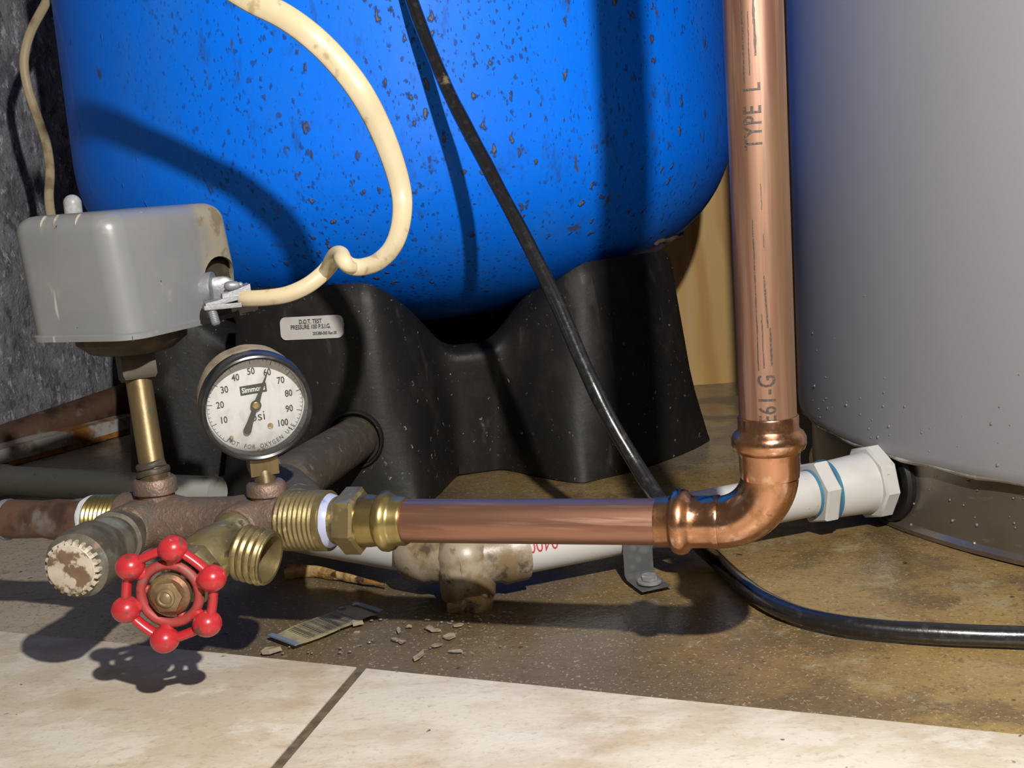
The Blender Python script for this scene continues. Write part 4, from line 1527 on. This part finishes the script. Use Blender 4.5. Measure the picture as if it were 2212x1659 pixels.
# thin yellowed cable by the wall
tp = catmull(cab([(120, -40, 1.36), (96, 12, 1.37), (66, 70, 1.38), (52, 130, 1.385), (60, 190, 1.39), (80, 250, 1.39), (100, 310, 1.385), (108, 370, 1.38), (106, 430, 1.37), (116, 500, 1.36), (125, 560, 1.36)]), 6)
bm = bmesh.new()
sweep(bm, tp, .0052, .0030, 12, facing=(CAM - tp[20]))
o = obj('thin_cable', bm, m_wire, base=tp[-1])
tag(o, 'thin yellowed cable hanging between rough wall and blue tank', 'cable')

# ================================================================== scraps on the wet floor
p0, p1 = onZ(612, 1388, .0012), onZ(795, 1316, .0012)
lab = empty('barcode_label', (p0 + p1) / 2, 'soggy torn label with barcode and blue ends on the floor', 'label')
lu_ = (p1 - p0).normalized()
lv_ = V((-lu_.y, lu_.x, 0))
ll = (p1 - p0).length
hwid = .0165
bm = bmesh.new()
NLX = 16
prev = None
for i in range(NLX + 1):
    u = i / NLX
    c_ = p0 + lu_ * (ll * u)
    cur = [bm.verts.new(c_ + lv_ * (s_ * hwid * (1 + .06 * noise.noise(V((u * 9, s_, 0))))) + V((0, 0, .0012 + .0014 * noise.noise(V((u * 4, s_ * .5, 2)))))) for s_ in (-1, 0, 1)]
    if prev:
        for k in range(2):
            bm.faces.new((prev[k], cur[k], cur[k + 1], prev[k + 1]))
    prev = cur
bmesh.ops.solidify(bm, geom=bm.faces[:], thickness=.0006)
obj('paper', bm, m_paper, lab, angle=60)
bm = bmesh.new()
rb_ = random.Random(9)
u = .17
while u < .72:
    wv = rb_.choice((.004, .005, .009))
    def sp_(uu, s_):
        c_ = p0 + lu_ * (ll * uu) + lv_ * (s_ * hwid)
        return c_ + V((0, 0, .0029 + .0014 * noise.noise(V((uu * 4, s_ * .5, 2)))))
    q = [bm.verts.new(sp_(*k)) for k in ((u, -.85), (u + wv, -.85), (u + wv, .7), (u, .7))]
    bm.faces.new(q)
    u += wv + rb_.choice((.008, .012, .017))
obj('barcode', bm, m_blackink, lab, smooth=False, recalc=False)
for e0, e1 in ((-.02, .035), (.955, 1.02)):
    bm = bmesh.new()
    prism(bm, [p0 + lu_ * (ll * e0) - lv_ * hwid + V((0, 0, .0016)), p0 + lu_ * (ll * e1) - lv_ * hwid + V((0, 0, .0016)), p0 + lu_ * (ll * e1) + lv_ * hwid + V((0, 0, .0016)), p0 + lu_ * (ll * e0) + lv_ * hwid + V((0, 0, .0016))], (0, 0, .0012))
    obj('label_end', bm, m_bluepaper, lab, label='blue end of the label')

def flake(px, py, ln_, wd_, ang, seed, h=.0018):
    c_ = onZ(px, py, .0008)
    rf = random.Random(seed)
    bm = bmesh.new()
    k = 6
    poly = []
    for i in range(k):
        a = 2 * math.pi * i / k
        r_ = rf.uniform(.55, 1.15)
        dx, dy = ln_ / 2 * r_ * math.cos(a), wd_ / 2 * r_ * math.sin(a)
        ca_, sa_ = math.cos(ang), math.sin(ang)
        poly.append(c_ + V((dx * ca_ - dy * sa_, dx * sa_ + dy * ca_, rf.uniform(-.0004, .0006))))
    prism(bm, poly, (rf.uniform(-.001, .001), 0, h))
    return obj('flake', bm, m_chip, base=c_, smooth=False)
for i, (px, py, l_, w_, a_) in enumerate(((855, 1383, .012, .006, .1), (868, 1388, .010, .007, -.6), (905, 1418, .024, .007, .55), (925, 1358, .010, .012, 1.2), (942, 1362, .016, .007, -.2), (970, 1377, .018, .009, .2), (942, 1396, .012, .009, .8), (990, 1352, .018, .008, .6), (862, 1362, .014, .005, .9), (985, 1408, .016, .005, .4), (882, 1355, .008, .004, -.5))):
    tag(flake(px, py, l_ * .72, w_ * .8, a_ + (i % 3 - 1) * .7, i, .0012), 'small pale soggy flake on the wet floor before the drain tee', 'flake', 'flakes below the drain tee')
for i, (px, py, l_, nm) in enumerate(((773, 1350, .011, 'white crumb beside the middle of the barcode label'), (770, 1313, .010, 'white lump at the blue upper end of the barcode label'), (590, 1408, .014, 'beige crumb at the tile edge below the barcode label'), (742, 1320, .009, 'thin white chip above the upper end of the barcode label'))):
    tag(flake(px, py, l_, l_ * .5, .2 * i, 40 + i, .003), nm, 'crumb')
bm = bmesh.new()
rw = random.Random(12)
for i in range(80):
    px, py = rw.gauss(1000, 55), rw.gauss(1335, 14)
    if i > 45:
        px, py = rw.uniform(600, 1100), rw.uniform(1320, 1420)
    s = rw.choice((.0006, .0009, .0013))
    ball(bm, onZ(px, py, .0006), s, (1.3, 1, .6), 1)
o = obj('water_beads', bm, m_drop, angle=180)
tag(o, 'tiny bright water beads around the foot of the drain tee', 'water', kind='stuff')
# thin tapered orange-brown sliver under the drain valve outlet
sl = catmull([onZ(x, y, .004) for x, y in ((618, 1236), (670, 1234), (730, 1243), (790, 1256), (832, 1264))], 6)
bm = bmesh.new()
nn = len(sl)
sweep(bm, sl, [.0065 * (1 - .85 * i / (nn - 1)) + .0006 for i in range(nn)], [.0038 * (1 - .8 * i / (nn - 1)) + .0006 for i in range(nn)], 10, ref=(0, 0, 1))
wobble(bm, .0012, 70)
o = obj('floor_sliver', bm, m_drain, base=sl[0])
tag(o, 'thin tapered orange-brown sliver on floor beneath the brass adapter', 'sliver')
